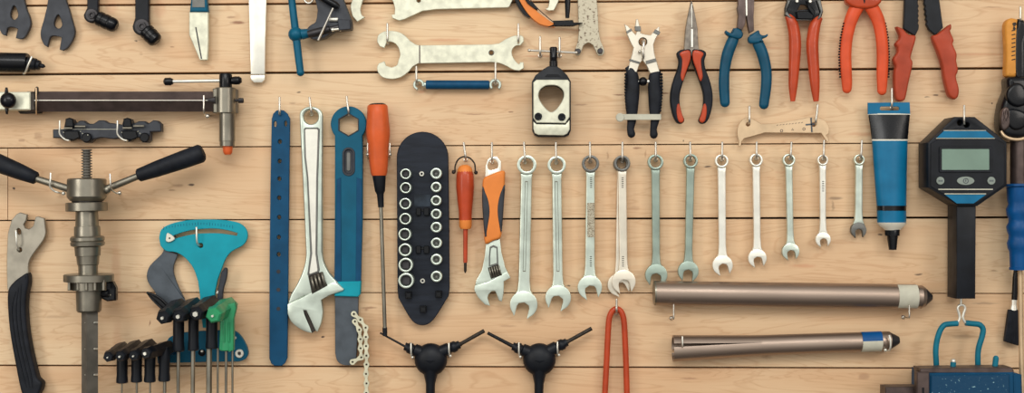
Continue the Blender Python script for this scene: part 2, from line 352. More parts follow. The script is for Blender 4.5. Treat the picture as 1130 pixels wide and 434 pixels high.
# ---- top row, left ----
t5 = zz(0, 0, 5.635)
def cone(pts, hole, label, gx, topw):
    t = thing('cone_wrench', label, 'wrench', gx, 20, 'black cone wrenches')
    b = B(); b.plate(pts, 4, 9, 0.5, [hole]); obj('body', b, slate, t)
cone(t5((-5, 0), (18, -260), (20, -330), (60, -370), (105, -370), (140, -330), (145, -260), (150, 0))+cat(t5((165, 60), (185, 110), (190, 150), (175, 195), (150, 235), (125, 243)), 3, False)+t5((97, 237), (110, 180))+cat(t5((90, 171), (60, 168), (45, 178)), 3, False)+t5((35, 222))+cat(t5((15, 215), (0, 190), (-10, 150), (-8, 100)), 3, False),
     cat(t5((90, 35), (105, 60), (112, 95), (100, 118), (80, 120), (65, 100), (68, 70), (80, 40)), 3), 'black flat cone wrench cut off by the left edge, higher of the two', 12, 1)
cone(t5((290, 50), (298, 0), (300, -220), (315, -280), (350, -300), (385, -280), (400, -220), (410, 0), (430, 60))+cat(t5((455, 150), (465, 200), (450, 250), (420, 295), (390, 315)), 3, False)+t5((370, 308), (383, 235))+cat(t5((370, 228), (335, 222), (315, 228), (305, 250)), 3, False)+t5((295, 292))+cat(t5((275, 280), (255, 240), (253, 190), (270, 130)), 3, False),
     cat(t5((363, 90), (378, 120), (385, 155), (372, 175), (348, 172), (335, 150), (345, 110)), 3), 'black flat cone wrench hanging lower, right of its twin at the left edge', 63, 1)
def puller(x0, x1, cx, cy, r, ex, ey, er, label):
    t = thing('barrel_puller', label, 'puller', cx, cy, 'black barrel pullers at the top edge')
    b = B(); b.plate([(x0, -60), (x1, -60), (x1, cy-r*.6), (x1+1, cy)]+[(cx+r*math.cos(a), cy+r*math.sin(a)) for a in [i*PI/12 for i in range(1, 12)]]+[(cx-r, cy), (x0, cy-r*.9)], 6, 13, 0.8); obj('shank', b, black, t)
    b = B(); b.disc(cx, cy, r*.82, 13, 15.5, 0.5); b.disc(cx, cy, r*.5, 15.5, 17.5, 0.5, 6, hole=r*.25); obj('pivot_bolt', b, dark_st, t)
    dx, dy = ex-cx, ey-cy
    b = B(); p = [(.22, er*.8), (.3, er), (.42, er), (.44, er*.93), (.48, er*.93), (.5, er), (.66, er), (.68, er*.94), (.71, er*.94), (.73, er*.98), (.88, er*.94), (.95, er*.8), (1.0, er*.55)]
    b.lathe(cx, cy, ex, ey, 11, p); obj('ribbed_barrel', b, gloss, t)
puller(96, 108, 100.8, 16.5, 8.6, 129, 29.5, 8.2, 'black puller with longer ribbed barrel sticking out to the right at top left')
puller(149, 164, 156.3, 29, 10.2, 173.5, 46.5, 8.8, 'black puller with stubby barrel hanging lower, right of its longer twin')
t = thing('hand_pump', 'black cylindrical tool with stepped pointed nozzle at the left edge', 'pump', 15, 69)
b = B(); b.lathe(-40, 68, 31, 69.5, 13, [(0, 11), (.97, 11), (1, 10)]); obj('barrel', b, gloss, t)
b = B(); b.lathe(31, 69.5, 50, 73.5, 13, [(0, 7), (.45, 6.5), (.52, 5), (.55, 5.6), (.68, 5), (.72, 2.6), (.9, 2.2), (1, .6)]); obj('nozzle', b, black, t)
b = B(); b.tube([(26, 80, 0), (28, 80, 20), (31, 72, 27), (35, 63, 26)], 1.1, 10); b.ball(35, 63, 26, 1.2); b.disc(26.5, 80, 2.2, 0, 1)
solo('screw_hook', b, bright, 'steel screw hook crossing the black nozzle at the left edge', 'hook', 'screw hooks in the board wall', 50)

t4 = zz(180, 0, 4.708)
t = thing('wedge_pliers', 'blue-handled tool with grey wedge nose pointing down at the top edge', 'pliers', 219, 30)
b = B(); b.plate([(212, -70), (227, -70), (228, 0), (229.5, 13), (209, 13), (210.5, 0)], 5, 15, 2, res=2); obj('handle', b, blue, t, 40)
b = B(); b.plate(t4((135, 60), (234, 60), (235, 200), (231, 308), (226, 312), (190, 312), (160, 240), (135, 180)), 6, 12, 0.7); obj('jaw', b, plate_m, t, label='grey metal jaw')
b = B(); b.plate(bar(216, 30, 222.3, 65, .7), 12, 12.3, .05); obj('slit', b, dark_st, t)
b = B(); b.plate([(212.5, -20), (225, -20), (226, 8), (212, 8)], 15, 15.6, .1); obj('grip_panel', b, grey_st, t)
t = thing('tire_lever', 'long pale steel lever hanging from the top edge', 'lever', 284, 40)
b = B(); b.plate([(274, -80), (294.2, -80), (294, 0), (292.8, 45), (292.3, 82), (276.5, 82), (275.5, 45), (274.2, 0)], 6, 10, 1.2, res=1); obj('blade', b, bright, t, 40)
b = B(); b.plate([(276.3, 82.6), (292.3, 82.6), (292, 88), (289, 91.2), (280, 91.2), (276.6, 88)], 4, 8.4, 1, res=1); obj('bent_tip', b, bright, t, 40)
# blue T-bar clamp
t = thing('chain_press', 'dark grey clamp tool with blue T-bar handle at the top edge', 'clamp', 345, 30)
b = B(); b.tube([(318, -40, 20), (322, 0, 20), (326.5, 38, 20), (329.3, 62, 20), (331.5, 79, 20)], [4, 4, 4.3, 4.2, 4], 16); b.ball(331.6, 80, 20, 4.3); b.ball(326.5, 38, 20, 8.3)
b.lathe(333, 38, 345, 36, 20, [(0, 6), (1, 4.6)]); obj('t_bar', b, blue, t, 50)
b = B(); b.plate(cat(t4((790, 0), (770, -90), (880, -110), (960, 60), (980, 120), (978, 152)), 2, False)+t4((890, 160))+cat(t4((840, 195), (790, 206), (752, 188), (738, 165), (762, 132), (792, 112), (802, 50)), 3, False), 8, 24, 1.5, res=1); obj('body', b, slate, t)
b = B(); b.lathe(340, 38, 379, 28.5, 24, [(0, 4), (.3, 4.5), (.6, 4.2), (.62, 3), (.95, 2.6), (1, 1)]); obj('screw_shaft', b, dark_st, t)
b = B(); b.lathe(350, -6, 374, 8, 30, [(0, 3), (.1, 4), (.85, 4), (1, 2.6)]); obj('clamp_barrel', b, gloss, t)
b = B(); b.tube([(367.5, 9, 32), (351, 44.5, 32)], 1.2, 10); obj('tommy_bar', b, hookm, t)
b = B(); b.lathe(363, 21.5, 373, 21.5, 26, [(0, 2.2), (1, 2.2)]); b.lathe(366, 33, 374, 32, 27, [(0, 2), (.3, 2), (.35, 1.3), (1, 1.3)]); obj('steel_pin', b, bright, t)
b = B(); b.plate(t4((905, 100), (972, 102), (976, 152), (912, 158)), 24, 29, .8); obj('jaw_block', b, slate, t)
b = B(); b.ring(340.5, -1, 26, 4.4, 1.1); b.tube([(340, -30, 26), (340.5, -5, 26)], 1.2, 8); solo('hanging_ring', b, hookm, 'steel hanging ring above the dark clamp tool', 'ring', None, 50)
b = B(); b.tube([(375, 24, 26), (375.5, 33, 26), (375.5, 34, 14), (375.5, 34, 0)], 1, 8); solo('screw_hook', b, bright, 'steel screw hook at the jaw of the dark clamp tool', 'hook', 'screw hooks in the board wall', 50)

# ---- plate wrenches ----
t6 = zz(380, 0, 5.105)
t = thing('headset_wrench', 'large pale plate wrench cut off by the top edge', 'wrench', 480, 0)
b = B(); b.plate(cat(t6((105, 0), (98, 22), (90, 55), (98, 85)), 2, False)+t6((116, 98), (72, 122))+cat(t6((45, 90), (35, 40), (45, 0), (80, -70), (180, -110), (300, -110), (400, -70)), 3, False)+t6((500, -50), (880, -60))+cat(t6((950, -90), (1060, -120), (1160, -90), (1205, -40), (1208, 0), (1190, 40)), 3, False)+t6((1180, 58), (1150, 60), (1130, 52), (1148, 42))+cat(t6((1155, 10), (1145, -25), (1090, -50), (1010, -50), (960, -20)), 3, False)+t6((948, 0), (930, 36), (920, 42), (520, 52), (440, 62), (340, 108), (310, 116), (272, 102), (264, 84), (283, 80))+cat(t6((285, 50), (270, 0), (230, -35), (180, -45), (130, -30)), 3, False),
    5, 10, 0.5, [circ(462, 0.5, 2.3, 14)]); obj('body', b, plate_m, t)
t = thing('pin_jaw_wrench', 'pale plate wrench with curved hook jaws at both ends, hung on two hooks', 'wrench', 497, 60)
out = cat([(416.2, 46), (417, 39.5), (422, 35.4), (429, 33.9), (439, 35), (446.5, 39), (452.5, 45)], 3, False)+[(458.5, 49), (462, 50), (542.6, 49)]+cat([(550.5, 48), (558.3, 43), (566, 39.8), (573, 38.8), (577.4, 40.7), (577.8, 46)], 3, False)+cat([(574, 50), (569, 50.6), (565.2, 55), (565.2, 61), (569, 67.6), (573, 71)], 3, False)+[(574, 68.6), (577.8, 68.6), (577.9, 75.4)]+cat([(573, 78), (566, 76.8), (558.3, 72.5), (550.5, 69.5)], 3, False)+[(542.6, 68.6), (461.3, 70)]+cat([(455.5, 73.5), (450.5, 79.3), (442.7, 85), (433, 87.2), (423, 85.6), (417.5, 80.5), (416, 74.5), (418, 70)], 3, False)+[(424.2, 67.5), (426, 72.5)]+cat([(432, 74.5), (438, 72), (439.6, 66.6), (441.5, 60.5), (439.8, 53), (436, 48), (431, 46)], 3, False)+[(426.5, 47), (424, 53), (419, 51)]
b = B(); b.plate(out, 6, 10.5, 0.5, [circ(542.2, 58.2, 2.6, 14)]); obj('body', b, plate_m, t)
b = B(); b.box(462.4, 50, 463.7, 69.6, 10.5, 10.9, .1); obj('weld_seam', b, brown_st, t, label='dark weld seam')
b = B(); b.ring(542.2, 58.2, 10.5, 2.7, .5); obj('hole_rim', b, grey_st, t)
hook(427.5, 26.5, 46.5, 'at the left hook jaw of the pale plate wrench')
hook(572, 27, 46.5, 'at the right jaw of the pale plate wrench')
t = thing('spoke_wrench', 'short spoke wrench with blue sleeve hung level under the pale plate wrench', 'wrench', 505, 94)
b = B(); b.lathe(470, 93.6, 540, 93.8, 9, [(0, 4.2), (.01, 5), (.99, 5), (1, 4.2)]); obj('sleeve', b, navy, t, 40)
for x, s_, r_ in ((462, -1, 6.3), (546.5, 1, 6.8)):
    b = B(); ang = PI if s_ < 0 else 0
    a1, a2 = math.radians(40), math.radians(320)
    pts = [(x+r_*math.cos(a1+(a2-a1)*i/20+(PI/2 if s_ > 0 else 0.35*PI)), 93.5+r_*math.sin(a1+(a2-a1)*i/20+(PI/2 if s_ > 0 else .35*PI))) for i in range(21)]
    inn = [(x+r_*.55*math.cos(a1+(a2-a1)*i/20+(PI/2 if s_ > 0 else 0.35*PI)), 93.5+r_*.55*math.sin(a1+(a2-a1)*i/20+(PI/2 if s_ > 0 else .35*PI))) for i in range(20, -1, -1)]
    b.plate(pts+inn, 5, 13, .6)
    b.lathe(470 if s_ < 0 else 540, 93.6, x-s_*r_*.7, 93.5, 9, [(0, 3.4), (.5, 3.2), (1, 3.6)]); obj('open_jaw', b, chrome, t)
hook(459.5, 74, 91.5, 'holding the left jaw of the blue-sleeved spoke wrench')
hook(546.8, 70, 91.5, 'holding the right jaw of the blue-sleeved spoke wrench')
# strap wrench
t7 = zz(540, 0, 5.635)
t = thing('strap_wrench', 'orange strap loop with black edging cut off by the top edge', 'strap', 600, 15)
def ribbon(c, w0, h0, h1, m, nm):
    c = cat(c, 4, False); L_, R_ = [], []
    for i, (x, y) in enumerate(c):
        a = c[max(i-1, 0)]; d = c[min(i+1, len(c)-1)]; l = math.hypot(d[0]-a[0], d[1]-a[1]); nx, ny = -(d[1]-a[1])/l, (d[0]-a[0])/l
        w = w0*(1-(0.75*max(0, i/(len(c)-1)-.8)/.2))
        L_.append((x+nx*w, y+ny*w)); R_.append((x-nx*w, y-ny*w))
    b = B(); b.plate(L_+R_[::-1], h0, h1, .3); return obj(nm, b, m, t)
ribbon(t7((150, -180), (185, -60), (215, 0), (265, 75), (330, 128), (410, 160)), 4.6, 6, 16, orange2, 'strap')
ribbon(t7((120, -160), (155, -50), (180, 20), (215, 75), (252, 108)), 2.0, 5, 17, gloss, 'strap_edge')
ribbon(t7((190, -100), (235, 0), (265, 30), (300, 58)), 1.8, 8, 18, gloss, 'strap_edge')
b = B(); b.plate(t7((395, 128), (470, 126), (520, 124), (525, 140), (582, 140), (560, 150), (520, 162), (420, 162), (365, 166), (400, 150)), 10, 17, .8); obj('buckle', b, gloss, t)
b = B(); b.tube([(583, -3, 17.5), (592, 8, 17.5), (603, 18, 17.5), (613, 26, 17.5)], .5, 8); obj('cord', b, dark_st, t)
b = B(); b.tube([(626, -40, 17), (626.5, 0, 17), (626, 20, 17)], [3.4, 3.2, 2.2], 12); obj('black_pin', b, gloss, t)
t = thing('pin_spanner', 'pitted rusty steel pin spanner with two pins, hanging from the top edge', 'wrench', 650, 30)
b = B(); b.plate(t7((545, -200), (665, -200), (668, 0), (675, 90), (680, 190))+cat(t7((690, 250), (715, 310), (705, 342), (678, 345), (664, 322)), 3, False)+cat(t7((645, 280), (615, 265), (585, 283)), 3, False)+cat(t7((572, 320), (560, 343), (536, 340), (530, 315), (550, 260), (556, 200)), 3, False)+t7((553, 100)), 6, 10, .4)
obj('body', b, rusty, t)
for x, y in t7((552, 318), (690, 316)):
    b = B(); b.disc(x, y, 3, 10, 14, .5); obj('pin', b, dark_st, t)
# pipe cutter with T rod
t8 = zz(560, 75, 4.338)
t = thing('post_cutter', 'oval-windowed cutting guide with silver face, black body and T-bar screw', 'cutter', 609, 110)
hole = cat([(608.5, 94), (615.5, 95), (621, 99.5), (622.2, 106), (619.5, 113), (614, 120.5), (608.5, 123.8), (603, 120.5), (597, 113), (594.3, 106), (596, 99.5), (601.5, 95)], 3)
b = B(); b.plate([(600, 76), (605, 73), (614.5, 73), (619, 76), (626, 83), (630, 90), (630, 144)]+[(628, 149), (624, 151), (594, 151), (590, 149), (587.5, 144), (587, 90), (591, 83)], 5, 24, 1.2, [hole], 1); obj('body', b, black, t)
b = B(); b.plate([(592, 88), (626.5, 88), (628.6, 90.5), (628.6, 129), (624, 136), (592, 135.5), (588.6, 130), (588.6, 91)], 24, 28, .7, [hole]); obj('face_plate', b, plate_m, t, label='silver face plate')
b = B(); b.plate([(588.5, 134), (592, 137), (624, 137.5), (628.6, 132), (628.6, 143), (626, 147.5), (622, 149.5), (594, 149), (590, 147), (588.6, 142)], 20, 26, 1, res=1); obj('lower_plate', b, plate_m, t)
for x, y in ((594, 128.6), (620, 129.2)):
    b = B(); b.disc(x, y, 4.2, 27.9, 30, .5, 20, hole=1.6); b.disc(x, y, 1.6, 27, 28.8, .1, 6); obj('screw', b, black, t)
b = B(); b.lathe(610.8, 76, 610.8, 52, 17, [(0, 4.6), (.35, 4.6), (.38, 4.0), (.42, 4.6), (.46, 4), (.5, 4.6), (.54, 4.2), (.95, 4.4), (1, 3.6)]); b.plate([(601, 85), (619, 85), (616, 82), (604, 82)], 24, 24.4, .1); obj('clamp_screw', b, gloss, t)
b = B(); b.tube([(584, 55.6, 17), (636, 58.2, 17)], 1.3, 10); b.ball(584, 55.6, 17, 1.9); b.ball(636, 58.2, 17, 1.7); obj('t_bar', b, hookm, t)
hook(596, 41, 60.5, 'left of the black clamp screw of the cutting guide', h=22)
hook(617.5, 42, 60.5, 'right of the black clamp screw of the cutting guide', h=22)
# ---- pliers row ----
t = thing('chain_link_pliers', 'silver-headed pliers with black ribbed handles and a clear strap', 'pliers', 709, 90)
b = B(); b.plate([(689, 26.5), (693, 28.5), (697.5, 34), (701.5, 38.2), (703.2, 33), (700.8, 31), (702, 21), (704, 21), (706.8, 32), (707, 36.5), (712, 38), (718, 38.6), (722, 34), (726.5, 29.5), (728, 29.5), (727.5, 36), (723.5, 43), (721.2, 49), (722, 58), (724.5, 67), (728, 79), (717.5, 81), (713.5, 72), (709, 66.5), (706, 70), (702.5, 80), (693, 77.5), (695, 68), (697.5, 60), (699, 52.5), (695.5, 46), (692, 38)], 10, 15, .6, [circ(709.5, 46, 4.2, 18)]); obj('jaws', b, cream, t)
for q_, z0_, z1_ in ((bar(694.5, 66, 706, 69.5, 1.1), 15, 16), (bar(713, 69, 724, 66, 1.8), 15, 16.2), ([(700.5, 29), (707, 29), (707.5, 34), (700.8, 34)], 14, 17), (bar(691.5, 36, 697, 32.5, 1.2), 15, 16), (bar(722, 34, 728, 37, 2), 14.5, 16.4)):
    b = B(); b.plate(q_, z0_, z1_, .2); obj('jaw_band', b, grey_st, t)
b = B(); b.disc(709.5, 46, 4.9, 15, 16.2, .3, 20, hole=4.2); obj('pivot', b, knurl, t)
for nm, path, w in (('l', [(693, 73), (697, 80), (698.5, 92), (697.5, 105), (697.3, 120), (697.2, 132), (695.8, 142), (696.8, 148)], [4, 6.2, 7.2, 8, 6.8, 5.2, 4, 4.4]), ('r', [(726, 77), (722.5, 84), (722, 94), (723, 106), (722.5, 120), (722.8, 132), (721.2, 142), (721.5, 149)], [4, 6.2, 7, 7.6, 6.4, 5, 3.8, 4.6])):
    b = B(); b.tube([(x, y, 12) for x, y in path], w, 16, .62, 4); b.ball(path[-1][0], path[-1][1], 12, 4.3, .7)
    sg = -1 if nm == 'l' else 1
    for i in range(13):
        y = 82+i*3.35; f = i/12; xx = path[2][0]+sg*(6.6+0.9*math.sin(f*PI)-f*1.4); b.ball(xx+sg*1.1, y, 12, 1.7, 1.8)
    obj('handle', b, rubber, t, 40)
b = B(); b.ball(709.5, 90, 13, 5); obj('stop_knob', b, gloss, t, 60)
b = B(); b.lathe(702, 90, 717, 90, 12, [(0, 2.2), (1, 2.2)]); obj('spring_rod', b, bright, t)
b = B(); b.box(684, 126, 729.6, 132.4, 17.6, 19, .4); b.plate(circ(684.5, 129.6, 4.8), 16, 20, .8); obj('clear_strap', b, offw, t, label='translucent pale strap')
b = B(); b.tube([(710.5, 43, 12), (710.8, 46, 20), (709.5, 55, 21), (710, 62, 20), (709, 64, 14), (709, 46, 2), (709, 45, 0)], 1.4, 10); b.ball(706, 57, 19, 1.8)
solo('screw_hook', b, hookm, 'steel screw hook through the silver head of the ribbed pliers', 'hook', 'screw hooks in the board wall', 50)
# long-nose
t = thing('long_nose_pliers', 'long-nose pliers with slim steel jaws and orange and black handles', 'pliers', 763, 70)
b = B(); b.plate([(762.6, 1), (763.8, 1), (768, 20), (770, 32), (770.5, 45), (771.5, 56), (775, 64), (763, 62), (752, 64), (754.8, 56), (755.6, 45), (756.6, 32), (758.6, 20)], 9, 16, 1.2, res=1); obj('jaws', b, nosem, t)
b = B(); b.box(763.0, 4, 763.7, 30, 16, 16.2, .05); b.box(762.6, 32, 764.8, 52, 16, 16.5, .1); obj('jaw_slot', b, bright, t)
def grip(path, w, m, nm='handle', h=13, flat=.6, par=None, cap=True, seg=16, label=None):
    b = B(); b.tube([(x, y, h) for x, y in path], w, seg, flat, 5)
    if cap: b.ball(path[-1][0], path[-1][1], h, w[-1] if isinstance(w, list) else w, flat)
    return obj(nm, b, m, par or t, 50, label)
for sg in (1, -1):
    mx = lambda p_: [(763.4-sg*(763.4-x), y) for x, y in p_]
    b = B(); b.plate(cat(mx([(747, 59), (751, 55), (757, 54.3), (762.4, 55), (762.8, 66), (758.8, 78), (754, 91), (750.6, 103), (750.4, 115), (753, 126), (755.6, 132.6), (752.6, 136.4), (747.5, 135.4), (743.2, 128), (740.2, 115), (740.2, 102), (743.4, 88), (747.8, 76), (749.2, 67)]), 3), 8, 18, 2.4, res=3); g = obj('handle', b, rubber, t, 50)
    b = B(); b.plate(cat(mx([(750, 59), (756, 55.6), (761.8, 56.4), (762, 66), (758.2, 77), (753.8, 89.6), (751, 84), (752.4, 74), (752.6, 65)]), 3), 12, 19, 1.6, res=2); obj('grip_inlay', b, redor, g, 50)
    b = B(); b.plate(cat(mx([(750, 115), (752.8, 126), (755, 132.6), (752, 135.6), (748.4, 133), (746.6, 124), (747.2, 116)]), 3), 12, 19, 1.6, res=2); obj('grip_tip', b, redor, g, 50)
# blue pliers
t9 = zz(780, 0, 7.0); ta = zz(760, 0, 2.895)
t = thing('side_pliers', 'dark-jawed pliers with smooth blue handles and finger guards', 'pliers', 823, 60)
b = B(); b.plate(t9((245, -120), (300, -160), (302, 0), (303, 120), (298, 180), (275, 235), (235, 215), (245, 120), (235, 60), (242, 40)), 9, 17, 1, res=1); b.plate(t9((312, -160), (360, -120), (368, 0), (366, 60), (362, 130), (366, 235), (330, 255), (318, 200), (308, 130), (312, 0)), 9, 17, 1, res=1); obj('jaws', b, brown_st, t)
b = B(); b.plate(t9((299, 0), (312, 0), (314, 115), (306, 125), (302, 110)), 15, 17.4, .1); obj('cutting_edge', b, bright, t)
b = B(); b.tube([(813.5, 33, 13), (808.5, 45, 13), (802.8, 60, 13), (799.6, 78, 13), (799, 95, 13), (800, 113, 13)], [4.8, 6.2, 6.4, 5.8, 5.9, 5.4], 18, .7, 5); b.ball(800, 113.2, 13, 5.4, .7); b.plate(cat(t9((150, 232), (160, 240), (195, 255), (210, 220), (245, 218), (280, 250), (275, 285), (250, 300), (200, 290), (165, 275), (142, 250)), 3), 10, 19, 2, res=2); obj('handle', b, navy2, t, 45)
b = B(); b.tube([(831, 37, 13), (836, 47, 13), (841.5, 60, 13), (845.5, 78, 13), (845.4, 95, 13), (843, 115, 13)], [4.8, 6.2, 6.4, 6, 5.9, 5.4], 18, .7, 5); b.ball(843, 115.4, 13, 5.4, .7); b.plate(cat(t9((475, 260), (465, 285), (430, 300), (440, 320), (380, 335), (330, 330), (322, 290), (350, 265), (400, 232), (415, 262), (445, 272)), 3), 10, 19, 2, res=2); obj('handle', b, navy2, t, 45)
# red cutter
t = thing('cable_cutter', 'cable cutter with black window head and two slim red-orange handles', 'pliers', 887, 50)
b = B(); b.plate(t9((640, -100), (850, -100), (880, 0), (900, 90), (885, 135), (835, 165), (812, 152), (690, 150), (660, 142), (602, 120), (603, 60), (622, 0)), 9, 15, 1, [t9((725, 35), (765, 38), (788, 72), (745, 72), (700, 78))], 1); obj('head', b, gloss, t)
b = B(); b.plate(t9((625, 0), (650, 0), (615, 80), (650, 130), (680, 145), (640, 140), (604, 110)), 15, 17.5, .6); b.plate(t9((850, 0), (880, 0), (898, 80), (880, 135), (850, 160), (880, 90)), 15, 17.5, .6); obj('lever_arm', b, grey_st, t)
b = B(); b.plate(t9((690, 88), (780, 80), (830, 120), (815, 150), (700, 148)), 15, 20, 1); b.plate(t9((770, 0), (800, 40), (840, 90), (825, 130), (780, 60)), 15, 18, .8); obj('latch', b, gloss, t)
for x, y in t9((698, 8), (800, 10)):
    b = B(); b.disc(x, y, 1.8, 15, 18.5, .5, 12); obj('rivet', b, bright, t)
b = B(); b.box(879, 20.8, 896, 22.4, 16, 18, .3); obj('stop_bar', b, grey_st, t)
b = B(); b.tube([(869, 17, 13), (873.5, 24, 13), (876.5, 36, 13), (877.3, 52, 13), (876.3, 75, 13), (875.2, 95, 13), (874.8, 112, 13)], [3.5, 6, 6.6, 6.8, 6, 5, 2.6], 18, .8, 5); obj('handle', b, redor, t, 50)
b = B(); b.tube([(905, 19, 13), (900, 26, 13), (897.4, 38, 13), (896.4, 52, 13), (898, 75, 13), (899.4, 95, 13), (900.6, 112, 13)], [3.5, 6, 6.6, 6.8, 6.2, 5.2, 3], 18, .8, 5); obj('handle', b, redor, t, 50)
# combination orange pliers
t = thing('combination_pliers', 'chunky pliers with bright orange-red handles and black ridges on the outer sides', 'pliers', 953, 50)
lp2 = [(951, 2), (944.5, 10), (938.5, 24), (934.5, 42), (933, 60), (933.6, 78), (934.6, 92), (934.6, 98)]
rp2 = [(957, 2), (963, 10), (969.5, 24), (972.8, 42), (974, 60), (973.6, 78), (973.4, 92), (973.2, 100)]
for p_, sg in ((lp2, -1), (rp2, 1)):
    g = grip(p_, [7, 7.6, 7.2, 6.6, 6.6, 6.4, 5.8, 5.2], red2)
    b = B()
    for i in range(20):
        y = 26+i*3.1; j = [q for q in range(7) if p_[q][1] <= y][-1]; f = (y-p_[j][1])/(p_[j+1][1]-p_[j][1]); x = p_[j][0]+(p_[j+1][0]-p_[j][0])*f
        b.ball(x+sg*7.0, y, 13, 1.15, 2.2, 8)
    obj('ridges', b, rubber, g, 60)
b = B(); b.plate(cat([(936, -6), (944, -10), (954, -12), (964, -10), (972, -6), (973, 2), (965, 8), (954, 9), (943, 8), (934, 2)], 3), 7, 20, 3, res=2); obj('grip_collar', b, redor, t, 45)
b = B(); b.plate([(944, -60), (964, -60), (966, -10), (942, -10)], 9, 18, 1.5); obj('jaws', b, dark_st, t)
b = B(); b.tube([(953.8, 8, 18), (953.8, -1, 20.3)], 1.0, 8); obj('split_line', b, dark_st, t)
# open black-bladed pliers
tb = zz(900, 0, 4.913); tcx = zz(940, 0, 2.995)
t = thing('serrated_pliers', 'black-bladed pliers with wavy brick-red handles spread open', 'pliers', 1022, 60)
bl = tb((490, -150), (560, -160), (555, 0))+[(900+(555+(6 if i % 2 else 0))/4.913, (20+i*13)/4.913) for i in range(10)]+tb((558, 160), (540, 195), (478, 155))
b = B(); b.plate(bl, 9, 15, .7); obj('blade', b, black, t)
bl = tb((592, 0), (570, -150), (650, -150), (672, 0), (692, 150), (650, 190), (615, 160))+[(900+(608-i*1.5-(6 if i % 2 else 0))/4.913, (145-i*14)/4.913) for i in range(10)]
b = B(); b.plate(bl, 9, 15, .7); obj('blade', b, black, t)
lh = tb((440, 143), (475, 155), (505, 185), (546, 195), (535, 250), (518, 310))+tcx((203, 210), (190, 270), (182, 310))+tcx((176, 330), (160, 335), (147, 325))+tcx((143, 290))+tb((430, 390), (437, 360), (424, 320), (445, 285), (447, 260), (436, 235), (459, 205), (455, 180))
b = B(); b.plate(cat(lh, 3), 7, 18, 2.6, res=3); obj('handle', b, brick, t, 50)
rh = tb((735, 130), (738, 155), (733, 170), (752, 215), (747, 240), (768, 290), (766, 330), (775, 370))+tcx((351, 240), (346, 255), (355, 290), (354, 315), (343, 328), (328, 322), (318, 305), (305, 250))+tb((690, 360), (665, 280), (634, 200), (660, 185), (700, 155))
b = B(); b.plate(cat(rh, 3), 7, 18, 2.6, res=3); obj('handle', b, brick, t, 50)
# ---- bronze-tinted hub plate ----
td = zz(780, 100, 5.635)
t = thing('hub_plate_spanner', 'thin tan plate spanner hung level on two hooks above the small wrenches', 'wrench', 865, 143)
b = B(); b.plate(cat(td((212, 190), (230, 175), (255, 165), (282, 175)), 2, False)+td((340, 208), (420, 205), (560, 182), (640, 165), (700, 170))+cat(td((740, 190), (760, 230), (757, 265), (742, 278)), 3, False)+td((762, 308), (755, 318), (742, 316), (728, 290), (712, 265), (360, 262), (300, 280), (232, 298), (216, 318), (211, 350), (197, 348), (200, 318))+cat(td((190, 280), (190, 240), (200, 210)), 2, False), 7, 10, .4, [circ(825.4, 137.4, 2.2, 12), circ(898, 137.6, 2.4, 12)]); obj('body', b, tanplate, t)
b = B(); 
for x, y, n_ in ((862.5, 144.4, 16), (874.6, 143.2, 3), (887.2, 142.4, 16)): b.plate(circ(x, y, 1.7, n_, a0=-PI/2), 10, 10.2, .05, [circ(x, y, 1.0, n_, a0=-PI/2)])
for i in range(9): b.plate(bar(857+i*3.4, 138.6-.35*i, 858.8+i*3.4, 137.8-.35*i, .3), 10, 10.15, .03)
obj('stamped_marks', b, brown_st, t)
b = B(); b.plate(bar(889, 137.8, 899, 137, .9), 10, 10.3, .1); b.plate(bar(895, 130, 896, 146, .9), 10, 10.3, .1); obj('slot_marks', b, slate2, t)
hook(827, 118, 135.5, 'at the left end of the tan plate spanner')
hook(902.3, 116, 136, 'at the right end of the tan plate spanner', dx=-2)

# ---- combination wrenches ----
def combo(c1, r1, w, c2, R, mdir, label, tone=chrome, ring_m=None, h=6, head_m=None, wb=None):
    t = thing('combination_wrench', label, 'wrench', c1[0], c1[1], 'combination wrenches hung in a row by size')
    ax = math.atan2(c2[1]-c1[1], c2[0]-c1[0]); L_ = math.hypot(c2[0]-c1[0], c2[1]-c1[1]); ux, uy = math.cos(ax), math.sin(ax)
    b = B(); b.plate(circ(c1[0], c1[1], r1, 32), h, h+8, .9, [circ(c1[0], c1[1], r1*.68, 24)], 1); g = obj('ring_end', b, ring_m or tone, t)
    b = B()
    for i in range(12):
        a = 2*PI*i/12; b.ball(c1[0]+r1*.70*math.cos(a), c1[1]+r1*.70*math.sin(a), h+4, r1*.09, 2.2, 6)
    obj('ring_teeth', b, ring_m or grey_st, g)
    wb = wb or w
    p = lambda s, o: (c1[0]+ux*s-uy*o, c1[1]+uy*s+ux*o)
    hw, hb = w/2, wb/2; s0 = r1*.86; s1 = L_-R*.72
    pts = [p(s0, -hw*1.15), p(s0+6, -hw), p(s1-16, -hb), p(s1-5, -hb*1.15), p(s1, -hb*1.6), p(s1, hb*1.6), p(s1-5, hb*1.15), p(s1-16, hb), p(s0+6, hw), p(s0, hw*1.15)]
    b = B(); b.plate(pts, h+.5, h+6, min(w*.24, 2.4), res=1); sh = obj('shank', b, tone, t)
    m = math.radians(mdir); du, dv = math.cos(m), math.sin(m)
    q = lambda u, v: (c2[0]+R*(du*u-dv*v), c2[1]+R*(dv*u+du*v))
    a0, a1 = math.radians(40), math.radians(320)
    pts = [q(math.cos(a0+(a1-a0)*i/30)*1.0, math.sin(a0+(a1-a0)*i/30)*1.0) for i in range(31)]
    pts += [q(.98, -.50), q(.86, -.46), q(.2, -.46), q(-.02, -.36), q(-.16, 0), q(-.02, .36), q(.2, .46), q(.86, .46), q(.98, .50)]
    b = B(); b.plate(pts, h, h+7, .7, res=1); obj('open_end', b, head_m or tone, t)
    return t, sh, p, L_
